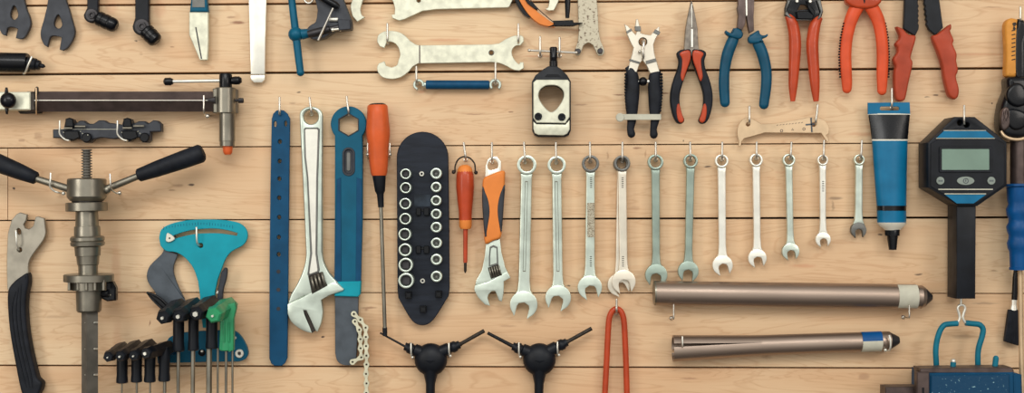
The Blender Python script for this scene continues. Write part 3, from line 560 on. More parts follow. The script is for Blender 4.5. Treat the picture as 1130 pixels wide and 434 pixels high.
wl = [((581.3, 182), 10.8, 12.4, (578, 336.5), 15.2, 104, 'largest combination wrench, leftmost of the hanging row', 13),
 ((614.4, 182.2), 10.2, 10.6, (616, 329), 14.2, 107, 'second combination wrench of the row, pale and slightly shorter than the largest', 11),
 ((651.8, 180.8), 9.6, 9.8, (651, 317.5), 13.4, 76, 'third combination wrench of the row, with dark ring and rough worn patch on its shank', 11),
 ((686.6, 180.4), 9.0, 9.8, (688.3, 311), 13.2, 80, 'fourth combination wrench of the row, cream-toned with a dark ring', 9.4),
 ((723.6, 179), 8.7, 9.4, (724.4, 303.8), 12.2, 96, 'fifth combination wrench of the row, its jaw just above the big tube', 8.6),
 ((762.4, 177.8), 8.0, 9.2, (759.7, 299.6), 11.4, 95, 'sixth combination wrench of the row, greenish and leaning left at its foot', 8.4),
 ((796.6, 177.8), 7.5, 9.2, (797.6, 293), 11.2, 76, 'seventh combination wrench of the row, bright pale shank', 8.4),
 ((834.7, 176.8), 7.3, 8.4, (836, 285.2), 10.2, 78, 'eighth combination wrench of the row, hanging under the tan plate spanner', 8),
 ((870.8, 176.8), 7.0, 7.8, (872.8, 277.8), 9.6, 80, 'ninth combination wrench of the row, third from the right end', 7.4),
 ((908.2, 176.8), 6.0, 7.4, (908.6, 264.6), 8.4, 80, 'tenth combination wrench of the row, slim, second from the right end', 6.8),
 ((948.5, 176.4), 6.0, 8.2, (947.8, 254.2), 8.6, 84, 'smallest combination wrench, dark jawed, beside the blue grease tube', 8.4)]
greenst = mat('greenish_steel', rgb(158, 174, 162), 0.36, 0.7, 0.12, 45)
tones = [chrome, chrome, chrome, cream, greenst, greenst, bright, bright, chrome, bright, chrome]
made = []
for i, (c1, r1, w, c2, R, md, lb, wb) in enumerate(wl):
    rm = {2: grey_st, 3: grey_st}.get(i); hm = grey_st if i == 10 else None
    made.append(combo(c1, r1, w, c2, R, md, lb, tones[i], rm, 6, hm, wb))
combo((685.5, 181), 8.6, 8.5, (683.2, 314.5), 12.6, 62, 'combination wrench mostly hidden behind the cream one, only its jaw showing', cream, grey_st, 1.2)
# worn patch, stamped grooves
b = B(); b.box(648, 224, 656, 262, 11.5, 12.25, .1); obj('worn_patch', b, worn, made[2][1])
for i, (ya, yb) in ((0, (200, 300)), (1, (200, 300))):
    x0, x1 = (581, 578.5) if i == 0 else (613.8, 615.8); b = B(); b.plate(bar(x0, ya, x1, yb, 1.6), 11.9, 12.3, .15, [bar(x0, ya+1, x1, yb-1, 1.1)]); obj('stamped_panel', b, steel, made[i][1])
for i, xa, ya in ((2, 652.3, 196), (2, 652, 283), (3, 687, 196), (3, 687.5, 283), (9, 908.4, 200)):
    b = B()
    for j in range(6): b.box(xa-1.1, ya+j*2.1, xa+1.1, ya+j*2.1+.8, 11.9, 12.15, .05)
    obj('stamped_size', b, knurl, made[i][1])
hx = [578.2, 613.4, 651, 686.8, 723.6, 761.6, 797, 835, 873.4, 909.3, 951]
nm = ['largest', 'second', 'third', 'fourth', 'fifth', 'sixth', 'seventh', 'eighth', 'ninth', 'tenth', 'smallest']
for x, w_, s_ in zip(hx, nm, wl): hook(x, 157.5 if x < 900 else 155.5, s_[0][1]-s_[1]*.36, 'holding the %s combination wrench of the row' % w_, dx=(s_[0][0]-x)*.35, h=17)
# ---- middle: blue strap iron, adjustable wrenches, chain whip, drivers, socket rack ----
te = zz(290, 100, 4.52); tf = zz(290, 280, 4.52)
t = thing('pin_strap_tool', 'long dark blue flat bar with a column of small holes', 'bar tool', 308, 130)
out = [(299.8, 131), (301.5, 125.5), (305, 122), (308.8, 121), (313, 122), (317, 125.5), (319.8, 131), (319, 200), (318, 300), (317, 395), (314.5, 401), (311, 404), (303, 404), (299.3, 401.5), (297.2, 396), (297.3, 300), (298.4, 200)]
hl = [circ(303.7, 137, 1.7, 12, 3.4), circ(315.2, 136.5, 1.5, 12, 3.2)]+[circ(x, y, 2.1, 12, 2.5) for x, y in ((308.8, 156.4), (308.5, 178), (308.2, 197.5), (308, 218.5), (308, 240), (307.6, 262), (307.4, 281))]
b = B(); b.plate(out, 5, 9, .6, hl); obj('bar', b, navy, t)
b = B()
for y in (300, 320, 341): b.disc(307.2, y, 2.2, 9, 9.4, .1, 12)
obj('rivets', b, dark_st, t)
hook(308.6, 108, 126, 'holding the long blue bar with holes')
t = thing('adjustable_wrench', 'large chrome adjustable wrench with jaw pointing down', 'wrench', 343, 130)
hd = cat(te((183, 135), (186, 105), (210, 85), (240, 79), (272, 86), (294, 107), (298, 135)), 3, False)+[(355.5, 200), (355.8, 280)]
hd += cat([(355.7, 280), (357.5, 290), (363, 301), (370, 309), (379.5, 318.7)], 3, False)+[(378.3, 322), (366, 325.5), (354, 331), (336, 327), (318.5, 337)]+cat([(317.6, 335), (321, 325), (327, 315), (333, 302), (336.5, 290), (337.6, 280)], 3, False)+[(334, 200)]
b = B(); b.plate(hd, 5, 15, 1.8, [circ(343, 129, 8.2, 28)], 2); obj('body', b, chrome, t, 35)
b = B(); b.plate(te((204, 192), (212, 184), (274, 184), (284, 192), (280, 330), (276, 434))+tf((272, 0), (284, 80), (280, 95), (228, 112), (222, 105), (236, 0))+te((219, 434), (207, 330)), 14.6, 15.6, .4); obj('handle_rim', b, grey_st, t)
b = B(); b.plate(te((211, 198), (216, 192), (269, 192), (275, 198), (271, 330), (267, 434))+tf((263, 0), (273, 80), (272, 88), (236, 102), (232, 98), (246, 0))+te((227, 434), (215, 330)), 15.6, 16.1, .2); obj('handle_panel', b, bright, t)
jl = tf((123, 252), (190, 222), (240, 195), (335, 148), (360, 141), (405, 177), (398, 186), (330, 210), (292, 232))+cat(tf((300, 290), (292, 345), (272, 392)), 3, False)+tf((262, 385), (232, 318), (216, 285), (203, 284), (208, 305), (236, 370), (246, 397))+cat(tf((232, 396), (190, 380), (142, 342), (123, 300)), 3, False)
b = B(); b.plate(jl, 6, 17, 1.2, res=1); obj('jaw', b, chrome, t, 35)
b = B(); b.plate(tf((226, 112), (290, 92), (322, 160), (245, 202)), 14, 17.6, .3); obj('screw_pocket', b, knurl, t)
b = B()
for i in range(4): x, y = tf((250+i*17, 152-i*8))[0]; b.tube([(x-1.5, y-7.3, 17), (x-.6, y-3, 20), (x+.9, y+3, 20), (x+2.0, y+7, 17)], 1.5, 8)
obj('worm_screw', b, steel, t, 50)
b = B(); b.plate(tf((206, 284), (215, 285), (262, 385), (246, 396), (236, 370)), 8, 17.1, .1); obj('jaw_teeth', b, knurl, t)
hook(341.6, 108, 125, 'holding the large chrome adjustable wrench', dx=2)
t = thing('bottom_bracket_spanner', 'blue spanner with hexagon eye, teal band and grey blade', 'spanner', 384, 137)
hexh = [(384.6+11.9*math.cos(math.radians(a)), 137.7+11.9*math.sin(math.radians(a))) for a in range(30, 390, 60)]
out = [(384.6+19.7*math.cos(math.radians(a)), 137+19.7*math.sin(math.radians(a))) for a in range(140, 401, 10)]+[(400.2, 163), (400, 240), (398, 312), (369, 312), (369.4, 240), (369.6, 163)]
b = B(); b.plate(out, 5, 12, .7, [hexh, rrect(379.5, 165, 389.8, 192, 5)]); obj('handle', b, blue, t)
b = B(); b.plate([(384.6+13.2*math.cos(math.radians(a)), 137.7+13.2*math.sin(math.radians(a))) for a in range(30, 390, 60)], 11, 12.6, .3, [hexh]); obj('hexagon_rim', b, slate, t)
b = B(); b.plate(rrect(377.6, 162.6, 391.6, 194.5, 7), 10, 13, .5, [rrect(380, 165, 389.2, 192, 4.6)]); b.plate(rrect(379.8, 165, 389.4, 192, 4.6), 6, 10.5, .2); obj('slot_rim', b, slate, t)
b = B(); b.plate(rrect(382.3, 168, 386.8, 189, 2.2), 9, 11.6, .4); obj('slot_plate', b, grey_st, t)
b = B(); b.plate([(371.5, 198), (376, 196), (376.5, 312), (369.2, 312)], 11.9, 13, .3); b.plate([(393.5, 196), (399.5, 198), (398.4, 312), (392.5, 312)], 11.9, 12.6, .2); obj('edge_rib', b, navy, t)
b = B(); b.plate([(368, 311.2), (398.2, 310.6), (397.4, 325), (395, 327.8), (369, 327)], 3, 14, .8); obj('band', b, teal, t, label='bright teal band')
b = B(); b.plate([(369.4, 320), (395.6, 320), (395.2, 345), (394, 380)]+cat([(393, 398), (390, 402.5), (384, 403.6), (377, 402.4), (371.8, 398), (369.8, 390)], 3, False), 5, 10, .5); obj('blade', b, slate2, t)
hook(382.6, 107, 125.5, 'holding the blue spanner with hexagon eye', dx=2)
# chain
tg = zz(360, 330, 4.17)
t = thing('bicycle_chain', 'loose length of bicycle chain hanging over the grey blade', 'chain', 404, 370)
sa = tg((127, 70), (157, 97), (181, 133), (182, 176), (183, 218), (185, 262), (185, 303), (183, 346), (185, 390), (184, 434))+[(404, 444.5), (404.2, 455)]
sb = tg((132, 105), (152, 143), (157, 186), (158, 228), (161, 270), (121, 291))
for st, hb in ((sb, 11), (sa, 13)):
    for i, (a, c_) in enumerate(zip(st, st[1:])):
        outer = i % 2 == 0; w = 3.3 if outer else 3.0; hh = hb if outer else hb+.8
        dx, dy = c_[0]-a[0], c_[1]-a[1]; l = math.hypot(dx, dy); ang = math.atan2(dy, dx)
        pts = [(a[0]+w*math.cos(ang+PI/2+PI*j/10), a[1]+w*math.sin(ang+PI/2+PI*j/10)) for j in range(11)]
        mx, my = (a[0]+c_[0])/2, (a[1]+c_[1])/2; nx, ny = -dy/l, dx/l
        pts += [(mx-nx*w*.5, my-ny*w*.5)]+[(c_[0]+w*math.cos(ang-PI/2+PI*j/10), c_[1]+w*math.sin(ang-PI/2+PI*j/10)) for j in range(11)]+[(mx+nx*w*.5, my+ny*w*.5)]
        b = B(); z1 = 3.2 if outer else 2.2
        b.plate(pts, hh+z1, hh+z1+1, .2, [circ(a[0], a[1], 1.15, 10), circ(c_[0], c_[1], 1.15, 10)]); b.plate(pts, hh-z1-1, hh-z1, .2)
        o_ = obj('chain_link', b, chain_m, t)
        b = B(); b.disc(a[0], a[1], .95, hh-3.6, hh+z1+.6, .1, 10); b.disc(c_[0], c_[1], .95, hh-3.6, hh+z1+.6, .1, 10); obj('link_pin', b, knurl, o_)
b = B(); b.tube([(390.5, 346.8, 20), (390.5, 346.8, 10.3)], .9, 8)
obj('end_pin', b, knurl, t)
# big screwdriver
t = thing('screwdriver', 'large screwdriver with fat orange handle and long steel shaft', 'screwdriver', 417, 130)
b = B(); b.lathe(416.6, 116, 418.3, 194, 17, [(0, 10.4), (.02, 11.4), (.12, 11.8), (.25, 12.6), (.34, 13.4), (.44, 13.2), (.55, 11.6), (.65, 11.0), (.8, 10.6), (.95, 9.4), (1, 8.2)], 12, 0.26); o_ = obj('handle', b, orange, t, 31)
b = B(); b.lathe(416.4, 114.2, 416.6, 119, 17, [(0, 7.4), (.25, 9.4), (.9, 9.6), (1, 9.0)]); obj('end_cap', b, gloss, t)
b = B(); b.lathe(418.3, 193, 420.5, 229, 17, [(0, 7.6), (.5, 5.6), (.55, 4.6), (.6, 3.8), (1, 3.2)]); obj('collar', b, black, t)
b = B(); b.lathe(420.3, 226, 425, 371, 17, [(0, 2.1), (.93, 2.1), (.935, 2.5), (1, 2.3)]); obj('shaft', b, steel, t)
b = B(); b.lathe(424.6, 362, 424.9, 371, 17, [(0, 2.7), (1, 2.5)]); obj('tip', b, black, t)
for x, w_ in ((405.8, 'left'), (430.3, 'right')):
    b = B(); b.tube([(x, 158, 20), (x, 168, 20), (x, 172, 16), (x, 173, 8), (x, 173, 0)], 1, 8); b.ball(x, 170.5, 19, 1.9)
    solo('screw_hook', b, hookm, 'steel screw hook just %s of the fat orange handle' % w_, 'hook', 'screw hooks in the board wall', 50)
# socket rack
t = thing('socket_rack', 'black board rack with pointed foot carrying two columns of sockets', 'rack', 466, 160)
top = [(466.2+28.4*math.cos(math.radians(a)), 173.8-28.4*math.sin(math.radians(a))) for a in range(180, -1, -9)]
out = top+[(495.6, 250), (496, 318), (495, 327)]+cat([(484, 345), (477, 354.5), (470, 358.8), (462, 358.8), (455, 354.5), (448.5, 345)], 3, False)+[(439.6, 329), (438.6, 320), (438.2, 250)]
b = B(); b.plate(out, 3, 12, .8); obj('board', b, rack_m, t)
for x, y in ((450.8, 326), (484, 325), (467, 341.6)):
    b = B(); b.plate([(x-3.6, y-3.8), (x+3.6, y-3.8), (x+3.6, y+3.8), (x-3.6, y+3.8)], 12, 18, .5); b.plate([(x-2.4, y-2.4), (x+2.4, y-2.4), (x+2.4, y+2.4), (x-2.4, y+2.4)], 18, 22, .3); obj('square_peg', b, gloss, t)
for x, y in ((465.3, 192), (466.3, 310.3)):
    b = B(); b.disc(x, y, 2.8, 12, 14, .4, 16, hole=1.2); obj('screw', b, bright, t)
b = B(); b.box(457, 215, 475, 228, 12, 12.4, .1); obj('pad', b, padm, t, label='painted grey reflection')  # reflection on the rack board, put in as a lighter patch
for y0 in (229.5, 271.5):
    b = B(); b.plate(rrect(459, y0, 464.5, y0+8.5, 1.2), 12, 16, .6); b.plate(rrect(467.5, y0, 473.5, y0+8.5, 1.2), 12, 16, .6); b.box(464, y0+1.5, 468, y0+4, 12, 13, .2); obj('clip', b, gloss, t)
onum = ['topmost', 'second', 'third', 'fourth', 'fifth', 'sixth', 'seventh', 'lowest']
Lc = [(447.6, 192, 5.9), (447.6, 207.4, 6.2), (447.2, 225, 6.4), (447.2, 241.7, 6.5), (446.6, 258.9, 7.0), (447, 276, 7.2), (447.6, 292.8, 8.0), (448, 310, 8.6)]
Rc = [(481.2, 191.6, 6.2), (481.2, 206.6, 5.8), (481.2, 221.5, 5.8), (481.3, 236.4, 5.8), (481.3, 251, 6), (481.5, 268.4, 6), (481.5, 286.6, 6.2), (481.6, 305.4, 6.2)]
for side, col_ in (('left', Lc), ('right', Rc)):
    for k_, (x, y, r) in enumerate(col_):
        t = thing('socket', '%s chrome socket in the %s column of the black rack' % (onum[k_], side), 'socket', x, y, 'sockets on the black rack', 12)
        b = B(); hs = 12+18
        b.plate(circ(x, y, r, 28), 12.1, hs, .8, [circ(x, y, r*(.72 if side == 'left' else .62), 28)], 1); obj('socket_wall', b, chrome, t)
        b = B(); b.disc(x, y, r*.74, 12.1, 20, .2, 24)
        if side == 'left': q_ = r*.46; b.plate([(x-q_, y-q_), (x+q_, y-q_), (x+q_, y+q_), (x-q_, y+q_)], 20, 23, .2)
        else: b.disc(x, y, r*.3, 20, 24, .3, 6)
        obj('drive_hole', b, dark_st if side == 'left' else grey_st, t)
# small screwdriver
ti = zz(480, 160, 5.105)
t = thing('screwdriver', 'small slim screwdriver with red handle, orange cap and wire loop', 'screwdriver', 513, 200)
b = B(); b.lathe(513.1, 189, 513.6, 244, 13, [(0, 8.4), (.08, 9.6), (.3, 10), (.55, 9.0), (.8, 7.4), (1, 7)], 16); obj('handle', b, redor, t, 45)
b = B(); b.lathe(513, 182, 513.1, 190, 13, [(0, 3), (.2, 6), (.6, 8.2), (1, 8.6)], 18); b.lathe(513.6, 243, 513.7, 252.8, 13, [(0, 7.1), (.7, 7), (1, 5.6)], 18); obj('end_band', b, orange2, t, 45, label='orange end bands')
b = B(); b.lathe(513.7, 252, 513.5, 290, 13, [(0, 2.6), (1, 2.3)]); obj('shaft_sleeve', b, redor, t)
b = B(); b.lathe(513.5, 289, 513.4, 301.5, 13, [(0, 1.7), (.8, 1.5), (1, .6)]); obj('tip', b, knurl, t)
b = B(); b.tube([(502.5, 190, 13), (502.2, 184, 13), (505, 177, 13), (509.5, 173.6, 13), (514, 173.2, 13), (519, 175, 13), (523.3, 180, 13), (524.4, 185, 13), (524.2, 190, 13)], .9, 8); b.ball(500.6, 190, 13, 2.2); b.ball(525.2, 190.6, 13, 2.2); obj('wire_loop', b, knurl, t, 50)
hook(511.8, 158, 175.5, 'holding the wire loop of the small red screwdriver', dx=2)
# small adjustable wrench
tj = zz(480, 260, 4.338)
t = thing('adjustable_wrench', 'small adjustable wrench with orange and black sleeve handle', 'wrench', 545, 190)
b = B(); b.plate(ti((283, 195), (285, 120), (297, 82), (322, 64), (350, 66), (372, 92), (372, 170)), 8, 13, .8, [cat([(538, 183), (540, 178.5), (543.5, 176), (547, 177), (549.5, 181), (549, 185.5), (543, 187.6), (539.5, 187.3)], 3)], 1); obj('eye', b, bright, t)
b = B(); b.plate(tj((246, 25), (312, 18), (318, 80), (330, 125), (335, 150), (362, 203), (330, 222), (210, 243), (193, 236), (197, 215), (225, 165), (238, 100)), 7, 14, 1, res=1); obj('neck', b, chrome, t)
b = B(); b.plate(tj((262, 55), (280, 46), (300, 55), (304, 140), (258, 150), (258, 100)), 14, 14.5, .2, [tj((268, 62), (280, 56), (294, 62), (296, 132), (264, 142), (264, 102))]); obj('neck_rim', b, grey_st, t)
jl = tj((190, 240), (255, 222), (335, 178), (345, 170), (362, 203), (330, 220))+cat(tj((330, 240), (328, 280), (320, 318)), 2, False)+tj((306, 312), (296, 285))+cat(tj((288, 268), (272, 268), (256, 285)), 2, False)+tj((252, 300), (264, 338))+cat(tj((240, 332), (206, 297), (188, 262)), 3, False)
b = B(); b.plate(jl, 8, 15.5, 1, res=1); obj('jaw', b, chrome, t)
b = B(); b.plate(tj((253, 155), (302, 138), (322, 190), (268, 208)), 13, 15.8, .3); obj('screw_pocket', b, knurl, t)
b = B()
for i in range(5): x, y = tj((266+i*11, 178-i*3))[0]; b.tube([(x-1.2, y-5, 15.5), (x, y, 17.5), (x+1.3, y+5, 15.5)], .9, 8)
obj('worm_screw', b, steel, t, 50)
b = B(); b.plate(cat([(533.2, 198), (541, 193), (552, 188.8), (557, 189.4), (557.2, 197), (556.4, 215), (554.4, 232), (553.6, 250), (552.6, 262), (544, 266), (535.2, 269), (534, 250), (532.6, 232), (532.4, 215)], 3), 5, 18, 3, res=3); g = obj('grip', b, orange2, t, 50)
for pts in ([(532.4, 206), (536, 212), (539.6, 222), (541, 234), (539.5, 246), (536.5, 262), (534.6, 258), (533, 240), (532, 222)], [(557.2, 204), (552.5, 211), (549.4, 222), (548.4, 234), (550.2, 248), (553.2, 257), (555, 240), (556.2, 222)]):
    b = B(); b.plate(cat(pts, 3), 6, 18.6, 2, res=2); obj('grip_inlay', b, slate, g, 50)
hook(542.8, 158, 178, 'through the eye of the small orange-sleeved adjustable wrench')

# ---- right side: grease tube, gauge, hanging hook, vise, brush, blue grip ----
t = thing('grease_tube', 'blue and black squeeze tube hanging by its crimped end, cap down', 'tube', 981, 120)
def tubesec(rows, m, nm, n_=20, lab=None):
    b = B(); rings = []
    for x0, x1, y, hc, th in rows:
        rings.append([b.bm.verts.new(P((x0+x1)/2+(x1-x0)/2*math.cos(a), y, hc+th*math.sin(a))) for a in [2*PI*j/n_ for j in range(n_)]])
    for r0, r1 in zip(rings, rings[1:]):
        for j in range(n_): b.bm.faces.new((r0[j], r0[(j+1) % n_], r1[(j+1) % n_], r1[j]))
    b.bm.faces.new(rings[0]); b.bm.faces.new(rings[-1][::-1]); return obj(nm, b, m, t, 30, lab)
b = B(); b.plate([(957.7, 113.4), (1003.9, 113), (1004.6, 125.6), (957.8, 126)], 12, 14, .3, [rrect(971, 117.6, 992.6, 122, 2.2)]); obj('crimp', b, tubeb, t)
tubesec([(957.6, 1004.8, 125.2, 13, 1.2), (957.6, 1004.8, 126.8, 13, 1.2)], white, 'seam_line')
tubesec([(958.2, 1004.2, 126.6, 13, 1.6), (960, 1003, 138, 13.5, 4), (961.8, 1001.9, 154.2, 14, 7.4)], gloss, 'upper_sleeve')
tubesec([(961.6, 1002.2, 153.8, 14, 7.6), (961.8, 1002, 155.4, 14, 7.8)], white, 'white_ring')
tubesec([(962, 1001.6, 155, 14, 7.7), (964.5, 1000.8, 190, 14, 11), (967.4, 1000.2, 227.4, 14, 13.5)], tubeb, 'tube_body')
tubesec([(967.3, 1000.4, 227.2, 14, 13.6), (967.6, 1000.3, 232.8, 14, 13.8)], gloss, 'black_band')
tubesec([(967.5, 1000.2, 232.6, 14, 13.7), (967.9, 1000.1, 246, 14, 14.4)], tubeb, 'lower_band')
tubesec([(967.7, 1000.3, 245.8, 14, 14.6), (969, 999.4, 248.4, 14, 13.6), (974, 995.4, 252, 14, 9.6), (976.4, 993.2, 254.2, 14, 8)], white, 'shoulder')
b = B(); b.lathe(984.7, 253.6, 985.1, 275.8, 14, [(0, 7.9), (.02, 8.1), (.3, 7.8), (.31, 5.9), (.4, 5.8), (1, 4.2)], 24)
for i in range(14):
    a = PI*i/13; b.tube([(984.7-8*math.cos(a), 254.4, 14+8*math.sin(a)), (984.7-7.8*math.cos(a), 259.6, 14+7.8*math.sin(a))], .4, 6, smooth=0)
obj('cap', b, gloss, t)
hook(984.2, 98, 118.5, 'through the crimped end of the blue tube')
t = thing('digital_scale', 'black octagonal digital gauge with grey screen and blue stripes', 'gauge', 1067, 180)
b = B(); b.plate([(1053.5, 129), (1076, 129), (1111.3, 157), (1111.3, 205), (1079, 227.5), (1058, 227.5), (1024.2, 207), (1024.2, 157.4)], 8, 44, 1.5, [circ(1059.5, 135.6, 3, 14), circ(1067, 138, 3, 14)], 1); obj('housing', b, black, t)
b = B(); b.plate([(1027, 158.5), (1055, 141), (1076, 141), (1108.5, 158.5), (1108.5, 204), (1079, 224), (1057, 224), (1027, 206)], 44, 45.2, .5); obj('face_plate', b, black, t)
b = B(); b.plate([(1041.7, 144.6), (1088, 144.6), (1097.6, 152.2), (1033.6, 152.2)], 45.2, 45.8, .1); obj('blue_stripe', b, tubeb, t, label='blue stripe above the screen')
b = B(); b.plate([(1042.8, 215), (1088, 215), (1074.5, 224.7), (1056, 224.7)], 45.2, 45.8, .1); obj('blue_stripe', b, tubeb, t, label='blue stripe below the buttons')
b = B(); b.box(1041.5, 143.8, 1088.2, 144.5, 45.2, 46, .05); b.box(1033, 152.4, 1098, 153.1, 45.2, 46, .05); b.box(1035.5, 208.5, 1095.6, 209.7, 45.2, 46, .05); b.box(1042.4, 213.6, 1088.2, 214.6, 45.2, 46, .05); obj('white_line', b, offw, t)
b = B(); b.plate(rrect(1036.6, 161.6, 1095, 190.4, 2), 45.2, 46.6, .3, [rrect(1039.4, 164.4, 1092, 187.6, 1)]); obj('screen_frame', b, black, t)
b = B(); b.plate(rrect(1039.2, 164.2, 1092.2, 187.8, 1), 45.2, 45.9, .2); obj('screen', b, lcd, t)
for x in (1037.9, 1094.2):
    b = B(); b.disc(x, 199.6, 4.4, 45.2, 46.6, .4, 22); o_ = obj('button', b, button, t)
    b = B()
    for j in range(3): b.box(x-2.2+j*1.7, 198.7, x-1.2+j*1.7, 200.6, 46.6, 46.8, .03)
    obj('button_mark', b, slate2, o_)
b = B(); b.plate(circ(1065.8, 199.7, 9.6, 30, 4.7), 45.2, 46.6, .4); o_ = obj('button', b, button, t)
b = B(); b.ring(1065.8, 199.7, 46.7, 2.6, .35); b.box(1065.4, 198.4, 1066.2, 200.6, 46.6, 46.9, .03); obj('button_mark', b, slate2, o_)
b = B(); b.plate([(1055.8, 226), (1077.2, 226), (1076.6, 330), (1055.6, 330)], 8, 40, 1.2, res=1); obj('stem', b, black, t)
hook(1064, 117, 136, 'through the top of the black digital gauge', h=50, r=1.2)
t = thing('weighing_hook', 'teal rubber-coated double hook hanging below the black gauge', 'hook', 1062, 345)
b = B(); b.tube([(1060.5, 328, 24), (1060.5, 337, 24)], 1.3, 8); b.tube([(1056.6, 357, 24), (1059, 351.5, 24), (1058.2, 346, 24), (1056.8, 341, 24), (1058.4, 337.6, 24), (1061, 336.8, 24), (1063.8, 337.6, 24), (1065, 341, 24), (1063.4, 346, 24), (1062.6, 351.5, 24), (1065.5, 356.5, 24)], 1.5, 10); obj('steel_loop', b, bright, t, 50)
b = B(); b.tube([(1057, 357.2, 24), (1050, 357.6, 24), (1042.5, 358.8, 24), (1038, 364, 24), (1034.4, 374, 24), (1032.6, 386, 24), (1033, 398, 24), (1034, 410, 24), (1037, 420, 30), (1044, 424, 40), (1050, 418, 46), (1052, 400, 46)], 3.1, 14); obj('coated_arm', b, tealw, t, 50)
b = B(); b.tube([(1065.4, 356.6, 24), (1073, 357.4, 24), (1081, 358.6, 24), (1084.8, 363.6, 24), (1083.6, 372, 24), (1080, 384, 24), (1079, 396, 24), (1080, 410, 24), (1084, 420, 30), (1090, 424, 40), (1096, 416, 46), (1099, 396, 46)], 3.1, 14); b.ball(1099, 395.6, 46, 3); obj('coated_arm', b, tealw, t, 50)
b = B(); b.ball(1052, 398.8, 46, 2.8); obj('steel_tip', b, bright, t, 50)
# blue-faced box
t = thing('bench_vise', 'speckled blue metal block with brown-grey frame in the bottom right corner', 'vise', 1068, 430)
b = B(); b.plate([(1011.8, 410.2), (1119, 408.4), (1121, 500), (1011.8, 500)], 50, 58, .8); b.plate([(1015.5, 407), (1117, 406), (1119, 412), (1015.5, 412)], 36, 62, .8); b.plate([(1011.8, 411), (1026, 411), (1026, 500), (1011.8, 500)], 55, 66, 1.2); obj('frame', b, brown_st, t)
b = B(); b.plate([(1022, 412), (1119, 410.6), (1121, 500), (1020, 500)], 10, 63, 1.5); obj('body', b, navy, t)
b = B(); b.plate([(1027.5, 414.6), (1114, 413.4), (1115, 500), (1027, 500)], 63, 65.5, 1); obj('front_panel', b, speck, t)
b = B(); b.plate([(1114, 411), (1128, 414), (1131, 500), (1114, 500)], 12, 60, 2); obj('side_cheek', b, navy, t)
b = B(); b.plate([(977, 427.4), (1013, 427), (1013, 500), (977, 500)], 30, 52, 1); obj('base_step', b, brown_st, t)
b = B(); b.box(1017.6, 428, 1020, 470, 65.8, 66.4, .1); obj('slot', b, gloss, t)
# amber handled tool
t = thing('hand_tool', 'amber-handled tool with bulky glossy black body at the right edge', 'tool', 1120, 60)
b = B(); b.plate(cat([(1109.8, 28), (1112, 22.4), (1116, 19.8), (1121.5, 20.6), (1125, 24), (1125, 50), (1124.4, 80), (1122, 84.6), (1112.5, 84.4), (1110.4, 80), (1111, 60), (1110.4, 42)], 3), 10, 24, 3.4, res=3); g = obj('handle', b, yellow, t, 50)
b = B()
for i in range(8): b.plate(bar(1116.5, 34+i*4.6, 1120.5, 33+i*4.6, .55), 24, 24.4, .05)
b.plate(cat([(1117, 26), (1120.5, 24.6), (1122, 27), (1119.5, 29.5), (1121.5, 32), (1117.6, 32.6), (1118.6, 29)], 2), 24, 24.3, .05); obj('handle_marks', b, knurl, g)
b = B(); b.plate(cat([(1123, 24), (1127, 22), (1132, 26), (1134, 60), (1133, 92), (1123, 92), (1121.6, 60)], 3), 8, 26, 2); obj('spine', b, gloss, t, 45)
b = B(); b.plate(cat([(1113, 86), (1122, 84), (1135, 86), (1142, 110), (1140, 140), (1134, 152), (1122, 153), (1110, 150.5), (1105.6, 144), (1104.4, 132), (1106.5, 116), (1110, 106), (1113, 98)], 3), 8, 34, 6, res=3); obj('body', b, gloss, t, 50)
b = B(); b.plate(cat([(1106, 122), (1112, 118), (1116, 128), (1114, 140), (1107, 144), (1104.8, 134)], 3), 30, 36, 2, res=2); b.tube([(1106, 128, 37), (1107.5, 122, 37), (1109, 130, 37), (1107, 136, 37)], .7, 8); b.tube([(1110, 127, 37.5), (1112, 120, 37.5), (1113.5, 128, 37.5), (1111, 133, 37.5)], .7, 8); obj('knob', b, brown_st, t, 50)
b = B(); b.plate(cat([(1112, 100), (1120, 92), (1130, 94), (1136, 112), (1124, 118), (1113, 112)], 3), 30, 38, 3, res=2); obj('cover', b, gloss, t, 50)
b = B(); b.plate(cat([(1112, 122), (1122, 120), (1134, 126), (1132, 140), (1120, 144), (1112, 136)], 3), 30, 36, 3, res=2); obj('cover', b, gloss, t, 50)
b = B(); b.tube([(1105, 145, 30), (1108, 150, 32), (1116, 153.4, 33), (1126, 153.8, 33), (1138, 150, 33)], 1.9, 10); obj('tan_edge', b, tanplate, t, 50)
hook(1126, 8, 24, 'above the amber handle at the right edge', h=24)
t = thing('grip_rod_tool', 'blue bobbled grip with steel rod and dark shank at the right edge', 'tool', 1122, 230)
b = B(); b.lathe(1124, 150, 1124, 204, 22, [(0, 9), (1, 9)]); obj('shank', b, brown_st, t)
b = B(); b.lathe(1123.5, 202.5, 1124, 298, 24, [(0, 5), (.01, 14.6), (.03, 14.8), (.045, 12.4), (.2, 11.6), (.24, 10.6), (.3, 13), (.36, 12.4), (.41, 10.4), (.45, 10.4), (.5, 12.8), (.56, 12), (.6, 10.4), (.64, 10.6), (.69, 12.4), (.75, 11.4), (.79, 9.8), (.83, 9.6), (.97, 9.2), (.975, 10.2), (1, 10)], 28); obj('grip', b, royal, t, 50)
b = B(); b.lathe(1125.6, 296, 1128, 460, 22, [(0, 2.6), (1, 2.6)]); obj('rod', b, tanplate, t)
t = thing('brush', 'black-bristled brush with steel ferrule behind the steel rod at the right edge', 'brush', 1118, 330)
b = B(); b.lathe(1121, 296, 1119.5, 331, 8, [(0, 2), (.3, 3), (1, 3.2)]); obj('handle', b, gloss, t)
b = B(); b.lathe(1119.5, 328, 1118.5, 343, 8, [(0, 2.6), (.3, 3.2), (.5, 2.8), (.7, 3.5), (1, 4.4)], flat=.7); obj('ferrule', b, bright, t)
b = B(); b.plate([(1113.6, 342), (1123.6, 342), (1126, 382), (1119, 380.5), (1108.6, 377)], 5, 11, 1)
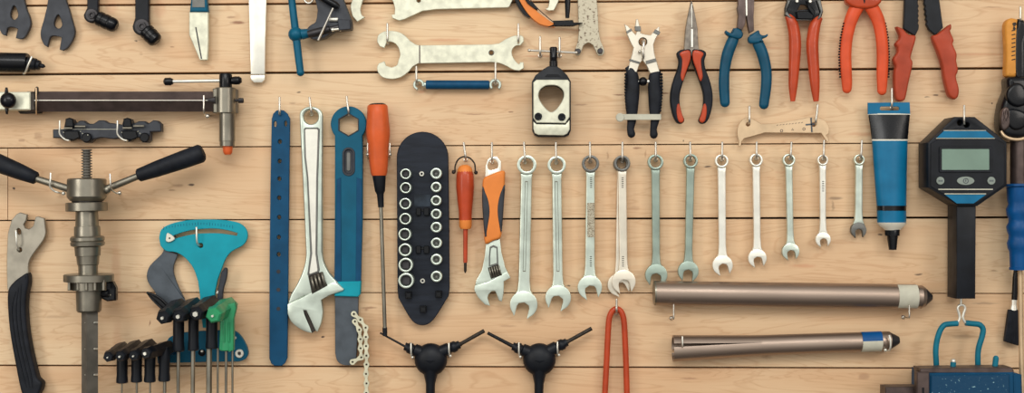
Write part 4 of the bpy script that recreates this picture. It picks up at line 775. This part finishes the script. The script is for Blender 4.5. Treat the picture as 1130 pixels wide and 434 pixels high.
for i in range(46):
    f = i/45; x0 = 1114+9.4*f; x1 = 1108.4+17.8*f+random.uniform(-.5, .5); b.tube([(x0, 343, 8+3.4*math.sin(i*2.1)), (x1, 376+5*f+random.uniform(-1.5, 1.6), 8+4*math.sin(i*2.1))], .45, 5, smooth=0)
obj('bristles', b, rubber, t)

# ---- lower middle ----
t = thing('looped_rod_tool', 'bright red bent rod hanging as a long upside-down U', 'tool', 680, 341)
b = B(); b.tube([(665, 480, 9), (667.6, 434, 9), (669.6, 395, 9), (671.4, 360, 9), (673, 349, 9), (676, 343.4, 9), (680.3, 341.2, 9), (684.6, 343.4, 9), (687.4, 349, 9), (689, 360, 9), (690.6, 395, 9), (691.8, 434, 9), (693, 480, 9)], 3.3, 14); obj('rod', b, redor, t, 50)
hook(680.4, 331, 345, 'holding the red bent rod')
tk = zz(400, 330, 3.531)
def tri(cx, cy, L0, L1, R0, R1, low, lab, thin):
    t = thing('three_arm_tool', lab, 'tool', cx, cy, 'black three-armed tools')
    b = B(); b.ball(cx, cy, 13, 18, .62, 28)
    for (x0, y0) in (L0, R0): b.lathe(cx, cy-4, x0, y0, 13, [(0, 7), (.62, 7), (.66, 5.2), (.7, 5.2), (.74, 6.2), (.86, 6), (.9, 4.6), (1, 4.4)], 16)
    b.lathe(cx, cy, low[0], low[1]+30, 13, [(0, 12), (.28, 7), (.4, 5.2), (1, 4.4)], 16); obj('hub', b, black, t, 50)
    b = B(); b.ring(cx, cy, 21.6, 9.5, .35); obj('hub_rim', b, black, t)
    b = B(); b.lathe(L0[0], L0[1], L1[0], L1[1], 13, [(0, thin), (1, thin*.8)]); obj('arm_rod', b, gloss, t)
    b = B(); b.lathe(R0[0], R0[1], R1[0], R1[1], 13, [(0, 2.6), (.04, 2.6), (.06, 2.1), (1, 2.2)]); obj('arm_rod', b, knurl, t)
tri(475.4, 397, (446.6, 382.4), (419.5, 367.6), (507.4, 380.4), (534.4, 365.2), (474.6, 434), 'black three-armed tool on the left, touching the big screwdriver tip', 1.3)
tri(595.2, 397, (565.6, 382.2), (538, 367.6), (625.8, 377.6), (653, 362.6), (594.2, 434), 'black three-armed tool on the right, between its twin and the red rod', 2.2)
for x, y0, y1, w_ in ((453.6, 379.5, 394.5, 'over the left arm of the left three-armed tool'), (495.4, 379.5, 393, 'over the right arm of the left three-armed tool'), (572.6, 379, 394, 'over the left arm of the right three-armed tool'), (615.2, 378, 392, 'over the right arm of the right three-armed tool')):
    b = B(); b.tube([(x, y0, 21), (x, (y0+y1)/2, 22), (x+.4, y1-1, 19), (x+.8, y1+.8, 10), (x+.8, y1+.8, 0)], 1.0, 8); b.ball(x, y0, 21, 1.05); b.ball(x+1.6, y1, 18, 1.6)
    solo('screw_hook', b, bright, 'steel screw hook '+w_, 'hook', 'screw hooks in the board wall', 50)
# tubes
t = thing('steering_tube', 'thick bronze-grey metal tube with white sticker, upper of two', 'tube', 870, 324)
b = B(); b.sweep([P(721.6+283*f, 323.6+3.9*f, 15) for f in (0, .003, 1)]+[P(1010, 327.6, 15), P(1011, 327.6, 15), P(1011.2, 327.6, 15), P(1016, 327.8, 15), P(1016.2, 327.8, 15), P(1020, 328, 15)], [12.8, 13.4, 13.6, 13.4, 13, 12.4, 12.4, 12.8, 11], 32, 1, 0, True); obj('barrel', b, bronze_t, t, 35)
b = B(); b.lathe(1019.4, 328, 1028.4, 328.4, 15, [(0, 11), (.1, 10.6), (1, 3.4)], 28); obj('end_cone', b, dark_st, t)
b = B(); b.lathe(721.2, 323.6, 723.6, 323.6, 15, [(0, 11.8), (.2, 13.6), (.9, 13.8), (1, 13.4)], 28); obj('end_rim', b, steel, t)
def wrap(x0, x1, cy0, cy1, r0, a0, a1, h, m, nm, par, lab=None):
    b = B(); n_ = 14; ra, rb = [], []
    for j in range(n_+1):
        a = math.radians(a0+(a1-a0)*j/n_)
        for lst, x, cy in ((ra, x0, cy0), (rb, x1, cy1)):
            p_ = P(x, cy, h); lst.append([b.bm.verts.new(p_+Vector((0, (r0+o)*math.sin(a), (r0+o)*math.cos(a)))) for o in (0.05, .5)])
    for j in range(n_):
        b.bm.faces.new((ra[j][1], ra[j+1][1], rb[j+1][1], rb[j][1])); b.bm.faces.new((ra[j][0], rb[j][0], rb[j+1][0], ra[j+1][0]))
        b.bm.faces.new((ra[j][0], ra[j+1][0], ra[j+1][1], ra[j][1])); b.bm.faces.new((rb[j][0], rb[j][1], rb[j+1][1], rb[j+1][0]))
    for q in (0, -1): b.bm.faces.new((ra[q][0], ra[q][1], rb[q][1], rb[q][0]))
    return obj(nm, b, m, par, 40, lab)
wrap(989, 1010.6, 327.2, 327.4, 13.45, 68, -62, 15, offw, 'sticker', t, 'white sticker')
ballhook(743.4, 336, 352.6, 740.8, 351.6, 'under the left end of the upper metal tube', 30)
ballhook(1003.4, 337, 351, 996.8, 350.4, 'under the white sticker of the upper metal tube', 30)
t = thing('cup_remover', 'bronze-grey tube with split left end and blue and white sticker, lower of two', 'tube', 865, 380)
b = B()
n_ = 28
def petal(sgn, sep):
    rows = []
    for i in range(9):
        f = i/8; X = 742.6+97*f; Rr = 12.4-1.1*f; cy = 385.0-3.6*f; off = sep*(1-f)**1.2
        rows.append((X, cy, Rr, off))
    outer, inner = [], []
    for X, cy, Rr, off in rows:
        c0 = P(X, cy, 14); oo, ii = [], []
        for j in range(n_//2+1):
            a = math.radians(22)+sgn*PI*j/(n_//2)
            y = math.sin(a)*Rr; z = math.cos(a)*Rr
            oo.append(b.bm.verts.new(c0+Vector((0, y+sgn*off, z)))); ii.append(b.bm.verts.new(c0+Vector((0, y*.84+sgn*off, z*.84))))
        outer.append(oo); inner.append(ii)
    for r0, r1 in zip(range(8), range(1, 9)):
        for j in range(n_//2):
            b.bm.faces.new((outer[r0][j], outer[r0][j+1], outer[r1][j+1], outer[r1][j])); b.bm.faces.new((inner[r0][j], inner[r1][j], inner[r1][j+1], inner[r0][j+1]))
        for j in (0, n_//2): b.bm.faces.new((outer[r0][j], outer[r1][j], inner[r1][j], inner[r0][j]))
    for j in range(n_//2): b.bm.faces.new((outer[0][j], inner[0][j], inner[0][j+1], outer[0][j+1])); b.bm.faces.new((outer[-1][j], outer[-1][j+1], inner[-1][j+1], inner[-1][j]))
petal(1, 2.4); petal(-1, 1.8)
b.sweep([P(839+(982-839)*f, 381.4-(381.4-376.2)*f, 14) for f in (0, .5, .99, 1)], [11.3, 10.9, 10.4, 10], n_, 1, 0, True); obj('barrel', b, bronze_t, t, 35)
b = B(); b.lathe(981, 376.2, 992, 375.6, 14, [(0, 10), (.2, 9), (1, 4)], 24); obj('end_cone', b, dark_st, t)
wrap(949.6, 971.6, 377.4, 376.7, 10.75, 78, 8, 14, royal, 'sticker', t, 'blue upper half of the sticker'); wrap(949.6, 971.6, 377.4, 376.7, 10.75, 8, -76, 14, offw, 'sticker', t, 'white lower half of the sticker')
b = B(); b.tube([(753, 371.5, 29), (753.2, 377, 30), (753.2, 382, 29), (753, 383.5, 20), (753, 383.5, 0)], .9, 8); solo('screw_hook', b, bright, 'steel screw hook at the split end of the lower metal tube', 'hook', 'screw hooks in the board wall', 50)
b = B(); b.tube([(981.2, 370, 27), (982.8, 378, 28), (982, 386, 26), (978, 387.6, 16), (977, 387.6, 0)], 1.1, 8); b.ball(977, 386.6, 22, 2); solo('screw_hook', b, bright, 'steel screw hook across the pointed end of the lower metal tube', 'hook', 'screw hooks in the board wall', 50)
# ---- left side ----
t = thing('alignment_bar', 'long dark square bar with steel head, crossbar and orange foot at left', 'bar tool', 140, 111)
b = B(); c = [P(30, 112.2, 20), P(238, 112.2, 20)]
b.sweep(c, [11.0, 11.0], 4, 1.0, 0, True); obj('square_bar', b, barm, t)
b = B(); b.sweep([P(38, 110.8, 30.6), P(236, 110.8, 30.6)], [.55, .55], 6, 1, 0, True); obj('edge_highlight', b, bright, t, label='painted highlight along the edge')  # glint on the bar's front edge, laid on as a bright strip
b = B(); b.plate([(-40, 101.4), (33.4, 101.4), (33.4, 121.4), (-40, 121.4)], 8, 32, 1); obj('clamp_block', b, plate_m, t, label='pale metal block')
b = B(); b.plate([(33, 102), (38.6, 102), (38.6, 122), (33, 122)], 8, 31, .8); b.plate(cat([(38, 102), (38.6, 97), (40.6, 95.6), (41.6, 98), (41.8, 108), (39, 106)], 2), 20, 24, .5); b.plate([(18, 121), (45, 121), (44, 125), (22, 125.5)], 6, 14, .6); obj('slider_plate', b, knurl, t)
b = B(); b.ball(9, 111, 40, 8.6, .8, 24); b.disc(9, 111, 5, 30, 40, .5); b.plate([(4.6, 104), (5.6, 96.5), (7.2, 96.5), (8.8, 104)], 30, 34, .5); b.plate([(4.8, 118), (8.8, 118), (7.6, 126), (6.2, 126)], 30, 34, .5); obj('knob', b, gloss, t, 50)
b = B(); b.lathe(248.8, 97, 248.8, 125.4, 20, [(0, 10.6), (.03, 11.4), (.97, 11.4), (1, 10.6)], 28); b.lathe(250.6, 125, 250.6, 161.4, 20, [(0, 9), (.05, 8.7), (.85, 8.7), (.86, 8.2), (1, 8)], 28); b.plate([(234.5, 98), (241, 97), (241, 125), (235, 124.5)], 10, 28, 1); obj('steel_head', b, steel, t)
b = B(); b.plate([(238, 98.5), (261, 98.5), (261, 124.5), (238, 124.5)], 6, 18, 1); obj('rear_block', b, grey_st, t)
b = B(); b.lathe(249, 81.4, 249, 97.5, 20, [(0, 6.2), (.1, 7), (.9, 7), (1, 6.6)], 24); obj('screw_head', b, gloss, t)
b = B(); b.lathe(189, 90, 264, 88.8, 20, [(0, 1.9), (1, 1.9)]); obj('crossbar', b, bright, t)
b = B(); b.lathe(180.8, 90.2, 191, 90, 20, [(0, 2.4), (.15, 4.2), (.7, 4.4), (1, 3)], 14); obj('end_cap', b, gloss, t)
b = B(); b.lathe(256, 89, 266.6, 88.8, 20, [(0, 4), (.3, 4.6), (.75, 4.6), (1, 2.6)], 14); obj('end_cap', b, gloss, t)
b = B(); b.lathe(251.2, 161, 251.4, 170.8, 20, [(0, 5.6), (.6, 5.2), (.8, 4.8), (1, 3.4)], 18); obj('orange_foot', b, orange, t)
b = B(); b.lathe(260, 111, 269, 111, 20, [(0, 1.5), (.3, 1.5), (.4, 3), (.95, 2.8), (1, 1.5)], 8); b.lathe(226, 110.5, 238, 110.5, 29, [(0, 1.2), (.4, 2.6), (1, 4.4)], 12); obj('side_bolt', b, dark_st, t)
b = B(); b.tube([(224.9, 105.6, 33), (224.9, 115, 34), (225, 123, 33), (227, 128, 24), (231, 128, 12), (231, 128, 0)], 1.1, 8); b.ball(229, 128.4, 24, 2.8); solo('screw_hook', b, hookm, 'steel screw hook under the dark square bar near its steel head', 'hook', 'screw hooks in the board wall', 50)
b = B(); b.tube([(40, 97, 33), (40, 108, 34), (40, 122, 30), (40, 126, 14), (40, 126, 0)], .8, 8)
solo('screw_hook', b, tanplate, 'tan screw hook beside the pale block of the square bar', 'hook', 'screw hooks in the board wall', 50)
tl = zz(0, 80, 4.174)
t = thing('plastic_rail', 'knobbly black plastic rail held by two pale hooks', 'rail', 118, 144)
out = tl((242, 263), (292, 262), (298, 232))+tl((305, 216), (320, 210), (335, 216))+tl((344, 236), (368, 222), (385, 222), (402, 236), (430, 236), (455, 220), (478, 220), (498, 232), (540, 236), (562, 240), (568, 218))+tl((585, 210), (602, 214))+tl((612, 236), (640, 224), (665, 224), (682, 236), (705, 220), (725, 222), (742, 238), (742, 272), (692, 274), (691, 312))+tl((680, 324), (655, 322))+tl((642, 300), (620, 300), (600, 318), (575, 320), (555, 302), (520, 307), (465, 300), (430, 308), (415, 324), (390, 324), (370, 308), (345, 308), (325, 316), (295, 314), (278, 302), (243, 302))
b = B(); b.plate(out, 5, 16, 1); obj('rail', b, slate, t)
for o_ in (0, 267):
    b = B(); b.plate(tl((300+o_, 214), (318+o_, 208), (336+o_, 214), (340+o_, 252), (298+o_, 252)), 16, 21, 1.2); b.plate(tl((290+o_, 268), (360+o_, 268), (368+o_, 300), (340+o_, 312), (300+o_, 308)), 16, 20, 1)
    obj('guide_lug', b, gloss, t); b = B(); b.plate(circ(*tl((398+o_, 300))[0], 5.4, 18), 16, 20, 1); obj('round_lug', b, gloss, t)
for x0, x1, y in ((296, 334, 257), (346, 394, 249), (566, 608, 256), (616, 664, 247)):
    (xa, ya), (xb, yb) = tl((x0, y), (x1, y)); b = B(); b.lathe(xa, ya, xb, yb, 20.5, [(0, 1.3), (1, 1.3)], 10); obj('steel_pin', b, steel, t)
b = B()
for x0, y0 in ((350, 274), (615, 274)):
    for i in range(4): (xa, ya), = tl((x0+i*9, y0+(i % 2)*5)); b.plate(bar(xa, ya, xa+1.2, ya+(1 if i % 2 else -1), .3), 16, 16.6 if i else 16.3, .05)
for x0, y0 in ((404, 288), (292, 276), (560, 276)): (xa, ya), = tl((x0, y0)); b.disc(xa, ya, .6, 19.8, 20.6, .1, 8)
b.plate(bar(tl((250, 261))[0][0], tl((250, 261))[0][1], tl((540, 262))[0][0], tl((540, 262))[0][1], .25), 15.9, 16.2, .05)
obj('white_marks', b, offw, t)
for x, xx in ((275, 'left'), (541, 'right')):
    (xa, ya), (xb, yb), (xc, yc) = tl((x, 222), (x, 284), (x+44, 314))
    b = B(); b.tube([(xa, ya, 24), (xb, (ya+yb)/2, 25), (xb, yb, 24), ((xb+xc)/2, (yb+yc)/2+2, 22.5), (xc, yc, 22), (xc+1, yc+.5, 0)], 1.0, 8)
    solo('screw_hook', b, bright, 'pale screw hook over the %s half of the knobbly black rail' % xx, 'hook', 'screw hooks in the board wall', 50)
# headset press
t = thing('headset_press', 'tall steel press with threaded top, stepped cones and two black-gripped handles', 'press', 97, 260)
H = 40
b = B(); pr = []
n_ = 11
for i in range(n_): pr += [(i/n_, 5.8), ((i+.4)/n_, 5.8), ((i+.5)/n_, 4.0), ((i+.9)/n_, 4.0)]
pr.append((1, 5.4)); b.lathe(95.6, 165, 95.8, 198, H, pr, 18); obj('threaded_rod', b, postm, t, 30)
b = B(); b.lathe(95.8, 197, 95.8, 222, H, [(0, 19), (.05, 21), (.8, 21.4), (.9, 20), (1, 17.5)], 36); obj('handle_hub', b, steel, t, 30)
b = B(); b.lathe(96, 220, 96, 224, H, [(0, 17), (1, 16)], 32); obj('bearing_ring', b, dark_st, t)
b = B(); b.lathe(95.6, 223.4, 97.4, 303, H, [(0, 21.5), (.01, 22.6), (.115, 22.6), (.125, 21.6), (.13, 12), (.33, 12.4), (.335, 13.8), (.465, 14.2), (.47, 17), (.49, 18.4), (.53, 18.4), (.54, 17.2), (.56, 18.4), (.60, 18), (.62, 14), (.74, 13.6), (.745, 12.4), (.86, 11.6), (.87, 10.6), (1, 10.4)], 36); obj('stepped_cone', b, steel, t, 30)
b = B(); b.lathe(98, 302.6, 98.2, 344.6, H, [(0, 26), (.02, 27), (.19, 27), (.2, 25), (.22, 18.6), (.42, 18.4), (.44, 14), (.95, 13.4), (1, 12)], 36)
for k_ in range(5):
    x = 76+k_*9.5; b.plate([(x-1.6, 309), (x+1.6, 309), (x+1.6, 321), (x-1.6, 321)], H+10, H+20-abs(k_-2)*2, .6)
obj('flange', b, steel, t, 30)
b = B(); b.plate([(110, 311), (124, 311), (127.5, 318), (127.5, 332), (118, 333), (112, 330)], H-12, H-2, 1.6); b.lathe(108, 324, 120, 324, H-2, [(0, 4), (1, 4.5)], 12); obj('side_knob', b, gloss, t)
b = B()
for i in range(4): b.box(114+i*2.4, 325, 115.3+i*2.4, 326.4, H-2, H-1.2, .1)
obj('knob_marks', b, steel, t)
b = B(); b.lathe(99, 343, 99.2, 480, H, [(0, 9.3), (1, 9.3)], 4, 0.02*PI); obj('square_post', b, postm, t)
b = B()
for y in (356.2, 385.3, 413.8): b.ball(94.8, y, H+5.4, 1.2); b.tube([(104, y, H+5.6), (107.6, y, H+2)], 1.0, 8)
obj('index_notch', b, bright, t)
b = B(); b.lathe(84, 211, 34, 195.5, H, [(0, 4.2), (1, 3.8)], 14); b.lathe(108, 212.6, 156, 193, H, [(0, 4.2), (1, 3.8)], 14); b.ball(118, 209.5, H, 4.6); obj('handle_rod', b, steel, t, 50)
b = B(); b.lathe(40.6, 197.2, -22, 172, H, [(0, 5.6), (.02, 7), (.3, 9), (.7, 10.4), (.97, 10.2), (1, 8)], 24); obj('handle_grip', b, rubber, t, 40)
b = B(); b.lathe(152, 194, 224, 168.6, H, [(0, 5.8), (.02, 7.4), (.3, 9), (.7, 10.2), (.96, 10.4), (1, 8.4)], 24); b.lathe(223.4, 168.9, 224.6, 168.4, H, [(0, 7.4), (1, 6.6)], 20); obj('handle_grip', b, rubber, t, 40)
b = B(); b.tube([(56, 191, 48), (55.6, 200, 49), (55.2, 206, 47), (60, 211, 44), (66, 213, 38), (66, 213, 0)], 1.1, 8); b.ball(70, 213.5, 38, 2.2); solo('screw_hook', b, bright, 'steel screw hook over the left rod of the steel press', 'hook', 'screw hooks in the board wall', 50)
b = B(); b.tube([(121.4, 192, 48), (122, 202, 49), (123, 209, 46), (128, 213, 38), (132, 213, 34), (132, 213, 0)], 1.1, 8); b.ball(132, 213, 38, 2.4); solo('screw_hook', b, hookm, 'steel screw hook over the right rod of the steel press', 'hook', 'screw hooks in the board wall', 50)
# left flat wrench with black handle
tm = zz(0, 220, 4.708)
t = thing('lockring_wrench', 'grey flat wrench with forked head and curved ribbed black handle', 'wrench', 23, 270)
out = tm((85, 78), (102, 69), (140, 80), (136, 108), (122, 132), (130, 150), (150, 156), (172, 140), (178, 118), (184, 92), (196, 89), (230, 100))+cat(tm((238, 170), (225, 212), (168, 290), (148, 335), (148, 390)), 3, False)+[(30, 330), (12, 335), (8, 318)]+tm((35, 380), (35, 300), (40, 180), (60, 108))
b = B(); b.plate(out, 6, 11, .6, [circ(21.5, 276, 2.6, 14), cat([(18, 255), (20, 252), (22.6, 254), (23, 258), (20, 259)], 2)]); obj('head', b, mat('satin_grey', rgb(158, 152, 138), 0.45, 0.6, 0.1, 60), t)
hpts = cat([(29.8, 301.8), (31.2, 312), (28.6, 326), (28, 345), (29.8, 366), (34, 390), (38.6, 410), (41, 418), (45.8, 423), (44, 432), (38, 440), (27, 440), (22, 430), (16.6, 403), (11, 372), (8.2, 345), (8, 322), (14, 312), (23, 305)], 3)
b = B(); b.plate(hpts, 3, 18, 3.2, res=3); g = obj('handle', b, rubber, t, 50)
b = B()
for o_ in (-5.5, -1.2, 3.2): b.tube([(21.5+o_*.7, 316-o_, 17.6), (18.6+o_, 340, 18.2), (20.6+o_, 365, 18.2), (25+o_, 390, 18.2), (31+o_, 415, 18.2), (34+o_*.7, 428, 17.4)], .8, 8)
obj('grip_ribs', b, black, g, 50)
b = B(); b.tube([(17.6, 255, 17), (18, 262, 18), (18.6, 270, 17), (21, 276, 10), (21.5, 276.4, 0)], 1.1, 8); b.ball(17.6, 255, 17, 1.2); solo('screw_hook', b, bright, 'steel screw hook through the grey forked wrench head', 'hook', 'screw hooks in the board wall', 50)
# teal tension gauge
tn = zz(140, 220, 3.944); to = zz(100, 320, 3.8056)
t = thing('spoke_tension_gauge', 'teal fan-shaped gauge with curved slot and grey curved arm', 'gauge', 222, 265)
out = cat(tn((140, 170), (150, 132), (190, 108), (260, 92), (350, 88), (430, 92), (490, 105), (520, 133), (524, 168), (505, 200), (455, 228), (428, 262), (410, 310), (395, 350)), 3, False)+tn((384, 400), (380, 470), (380, 560), (330, 560), (320, 470), (318, 420))+cat(tn((310, 360), (290, 302), (255, 257), (215, 232), (170, 225), (146, 202)), 3, False)
slot = cat(tn((205, 158), (240, 145), (300, 132), (380, 128), (440, 136), (482, 148)), 3, False)+cat(tn((478, 160), (430, 152), (380, 148), (300, 151), (240, 163), (210, 172)), 3, False)
b = B(); b.plate(out, 8, 12, .5, [slot, circ(221.3, 271.2, 2.8, 16)]); g = obj('scale_plate', b, teal, t)
b = B()
for i in range(25):
    f = i/24; x = 152+f*(478-152)*1.0; yb = 136-34*math.sin(PI*(.12+.76*f))+14*(1-f)
    (xa, ya), = tn((160+300*f, 128-24*math.sin(PI*(.1+.8*f))+6*(1-f))); l = 1.8 if i % 4 == 0 else 1.1; b.plate(bar(xa, ya-l, xa, ya+l, .22), 12, 12.2, .03)
obj('scale_ticks', b, navy, g)
b = B(); p_ = [(187+2.2*0, 263)]
b.plate(cat([(184.2, 257.6), (187.2, 258.4), (192.2, 262.4), (191.6, 265), (186.6, 267.4), (183, 266), (183.2, 262)], 3), 12, 15, .5); obj('pointer', b, white, t)
b = B(); b.disc(187, 263, 1, 15, 15.6, .2, 12); b.ball(193, 261, 13, 1.6); obj('pointer_pin', b, knurl, t)
out = cat(tn((160, 218), (150, 240), (100, 290), (86, 335), (98, 372), (125, 405)), 3, False)+cat(to((258, -20), (290, 50), (335, 90), (380, 130)), 2, False)+to((430, 110))+cat(to((400, 50), (365, 0)), 2, False)+cat(tn((250, 434), (225, 385), (205, 330), (203, 290), (222, 240)), 3, False)
b = B(); b.plate(out, 4, 7.8, .5); obj('curved_arm', b, slate2, t)
b = B(); b.tube([to((236, 12))[0]+(16,), to((280, 28))[0]+(17,), to((318, 60))[0]+(17,), to((345, 100))[0]+(16,)], [1.3, 1.4, 1.5, 2], 10, 1, 5); b.tube([to((240, 16))[0]+(15,), to((262, 44))[0]+(15,), to((300, 80))[0]+(15,), to((335, 110))[0]+(15,)], [1.0, 1.1, 1.2, 1.5], 10, 1, 5); b.plate(cat(to((238, 14), (280, 32), (320, 68), (330, 90), (300, 76), (260, 42)), 2), 12, 15, .4); obj('lever', b, gloss, t, 50)
out = cat(tn((425, 298), (437, 306), (432, 350), (420, 390), (416, 434)), 3, False)+tn((416, 470), (392, 470), (394, 400), (402, 360), (410, 320))
b = B(); b.plate(out, 12, 17, .8); g = obj('spring_lever', b, slate, t)
b = B(); b.disc(*tn((393, 407))[0], 1.2, 17, 17.8, .2, 10); b.disc(*to((533, 8))[0], 1, 12, 17.8, .2, 10); obj('rivet', b, bright, g)
b = B(); b.tube([(216.8, 251.5, 18), (217, 260, 19), (217.4, 267, 18), (219, 270.5, 13), (221.3, 271.2, 6), (221.3, 271.2, 0)], 1.15, 8); b.ball(216.8, 251.5, 18, 1.2); solo('screw_hook', b, bright, 'steel screw hook through the teal fan-shaped gauge', 'hook', 'screw hooks in the board wall', 50)
# hex key holder plate
tp = zz(100, 342, 4.708)
t = thing('tool_holder', 'blue metal holder plate behind the T-handle keys', 'holder', 230, 385)
b = B(); b.plate(cat(tp((400, 158), (415, 140), (480, 120), (600, 110), (720, 108), (765, 122), (800, 170), (818, 222), (803, 257), (770, 270)), 2, False)+tp((600, 272), (420, 277), (350, 280), (340, 200)), 3, 9, .6); obj('plate', b, blue, t)
for x, y in tp((772, 228)): 
    b = B(); b.disc(x, y, 4.8, 9, 11, .5, 24, hole=1.8); o_ = obj('washer', b, bright, t); b = B(); b.disc(x, y, 1.9, 9, 10.2, .3, 6); obj('socket_screw', b, dark_st, o_)
b = B(); b.disc(*tp((750, 147))[0], 1.6, 9, 10.5, .3, 12); b.disc(*tp((578, 216))[0], 1.4, 12, 14.5, .3, 12); obj('rivet', b, bright, t)
b = B(); b.ball(*tp((578, 224))[0], 10, 4, .7); obj('black_stud', b, gloss, t)
# the rack bar that carries them
b = B(); b.plate([(122, 384), (190, 381), (192, 392), (122, 396)], 3, 20, 1); b.plate([(190, 340), (256, 338), (258, 350), (190, 352)], 12, 24, 1); obj('rail', b, navy, t)
def tkey(fx, fy, rx_, ry_, sx0, sx1, sy0, sy1, rodx, rw, m, lab, er, hs=48, hf=86, rb=None, grp='black T-handle hex keys'):
    t = thing('hex_key', lab, 'hex key', (sx0+sx1)/2, sy0, grp)
    f, r_ = P(fx, fy, hf), P(rx_, ry_, 24)
    b = B(); N_ = [(0, er*.72), (.03, er*.92), (.16, er*1.1), (.24, er*1.0), (.4, er*1.0), (.6, er*1.1), (.8, er*1.2), (.94, er*1.1), (1, er*.8)]
    b.sweep([f+(r_-f)*a for a, _ in N_], [w for _, w in N_], 6 if True else 16, 1.0, .3); o_ = obj('crossbar', b, m, t, 20)
    sc = (sx0+sx1)/2; sw = (sx1-sx0)/2
    b = B(); b.lathe(sc, sy0-14, sc-.3, sy1, hs, [(0, sw*.8), (.2, sw*.95), (.75, sw*.92), (.9, sw), (.98, sw), (1, sw*.85)], 18); obj('stem', b, m, t, 35)
    b = B(); d_ = (f-r_).normalized(); b.sweep([f-d_*2, f+d_*2.5], [rw*.9, rw*.9], 6); obj('short_key_end', b, bright, t)
    b = B(); b.lathe(rodx, sy1-1, rodx-.5, 500, hs, [(0, rw), (1, rw)], 6 if rw > 2 else 10); obj('key_rod', b, steel, t)
    return t
for i, a in enumerate([(119, 394.5, 137, 383, 128.6, 141.4, 400, 423, 134.6, .9, black, 'leftmost small black T-handle key, lower group', 6.2),
 (132.4, 393.6, 152.6, 381, 144.8, 157.2, 400, 422, 151, 1.3, black, 'second small black T-handle key, lower group', 6.6),
 (147.4, 393, 167, 380, 159.2, 172, 400, 422, 165.8, 1.1, black, 'third small black T-handle key, lower group', 6.6),
 (160.6, 390.4, 188, 383, 175, 188, 397, 421, 181.8, 2.0, black, 'rightmost small black T-handle key, lower group', 7.0)]): tkey(*a)
for a in [(179.4, 351, 199.5, 337, 190.6, 203.8, 358, 388, 196.8, 1.9, black, 'leftmost large black T-handle key, upper group', 8.2),
 (196.8, 349.4, 216.6, 335.8, 207.6, 219.8, 358, 387, 213, 2.4, black, 'middle large black T-handle key, upper group', 8.2),
 (216, 346.6, 235, 334, 227.2, 240.6, 357, 385, 230.8, 3.2, black, 'large black T-handle key next to the green one', 8.6)]: tkey(*a)
t = tkey(235, 348.6, 254, 337, 242.4, 257.4, 354, 387, 249.6, 1.5, green, 'green T-handle torx key, right of the black T-handle keys', 9.2, grp=None)
b = B(); b.plate([(250.6, 336), (259, 334), (260.4, 340), (257.6, 352), (257.4, 387), (252, 389), (251, 378), (246, 378), (245, 388), (241.6, 386), (243, 352)], 44, 54, 1.5, res=1); b.box(246.6, 356, 248, 378, 54, 56, .4); b.box(252, 356, 253.4, 378, 54, 56, .4); obj('ribbed_bracket', b, green, t)
b = B(); b.lathe(240.4, 384, 240, 500, 46, [(0, 1.2), (1, 1.2)], 10); b.lathe(256.6, 379, 256.4, 500, 46, [(0, 1.2), (1, 1.2)], 10); obj('side_rod', b, steel, t)
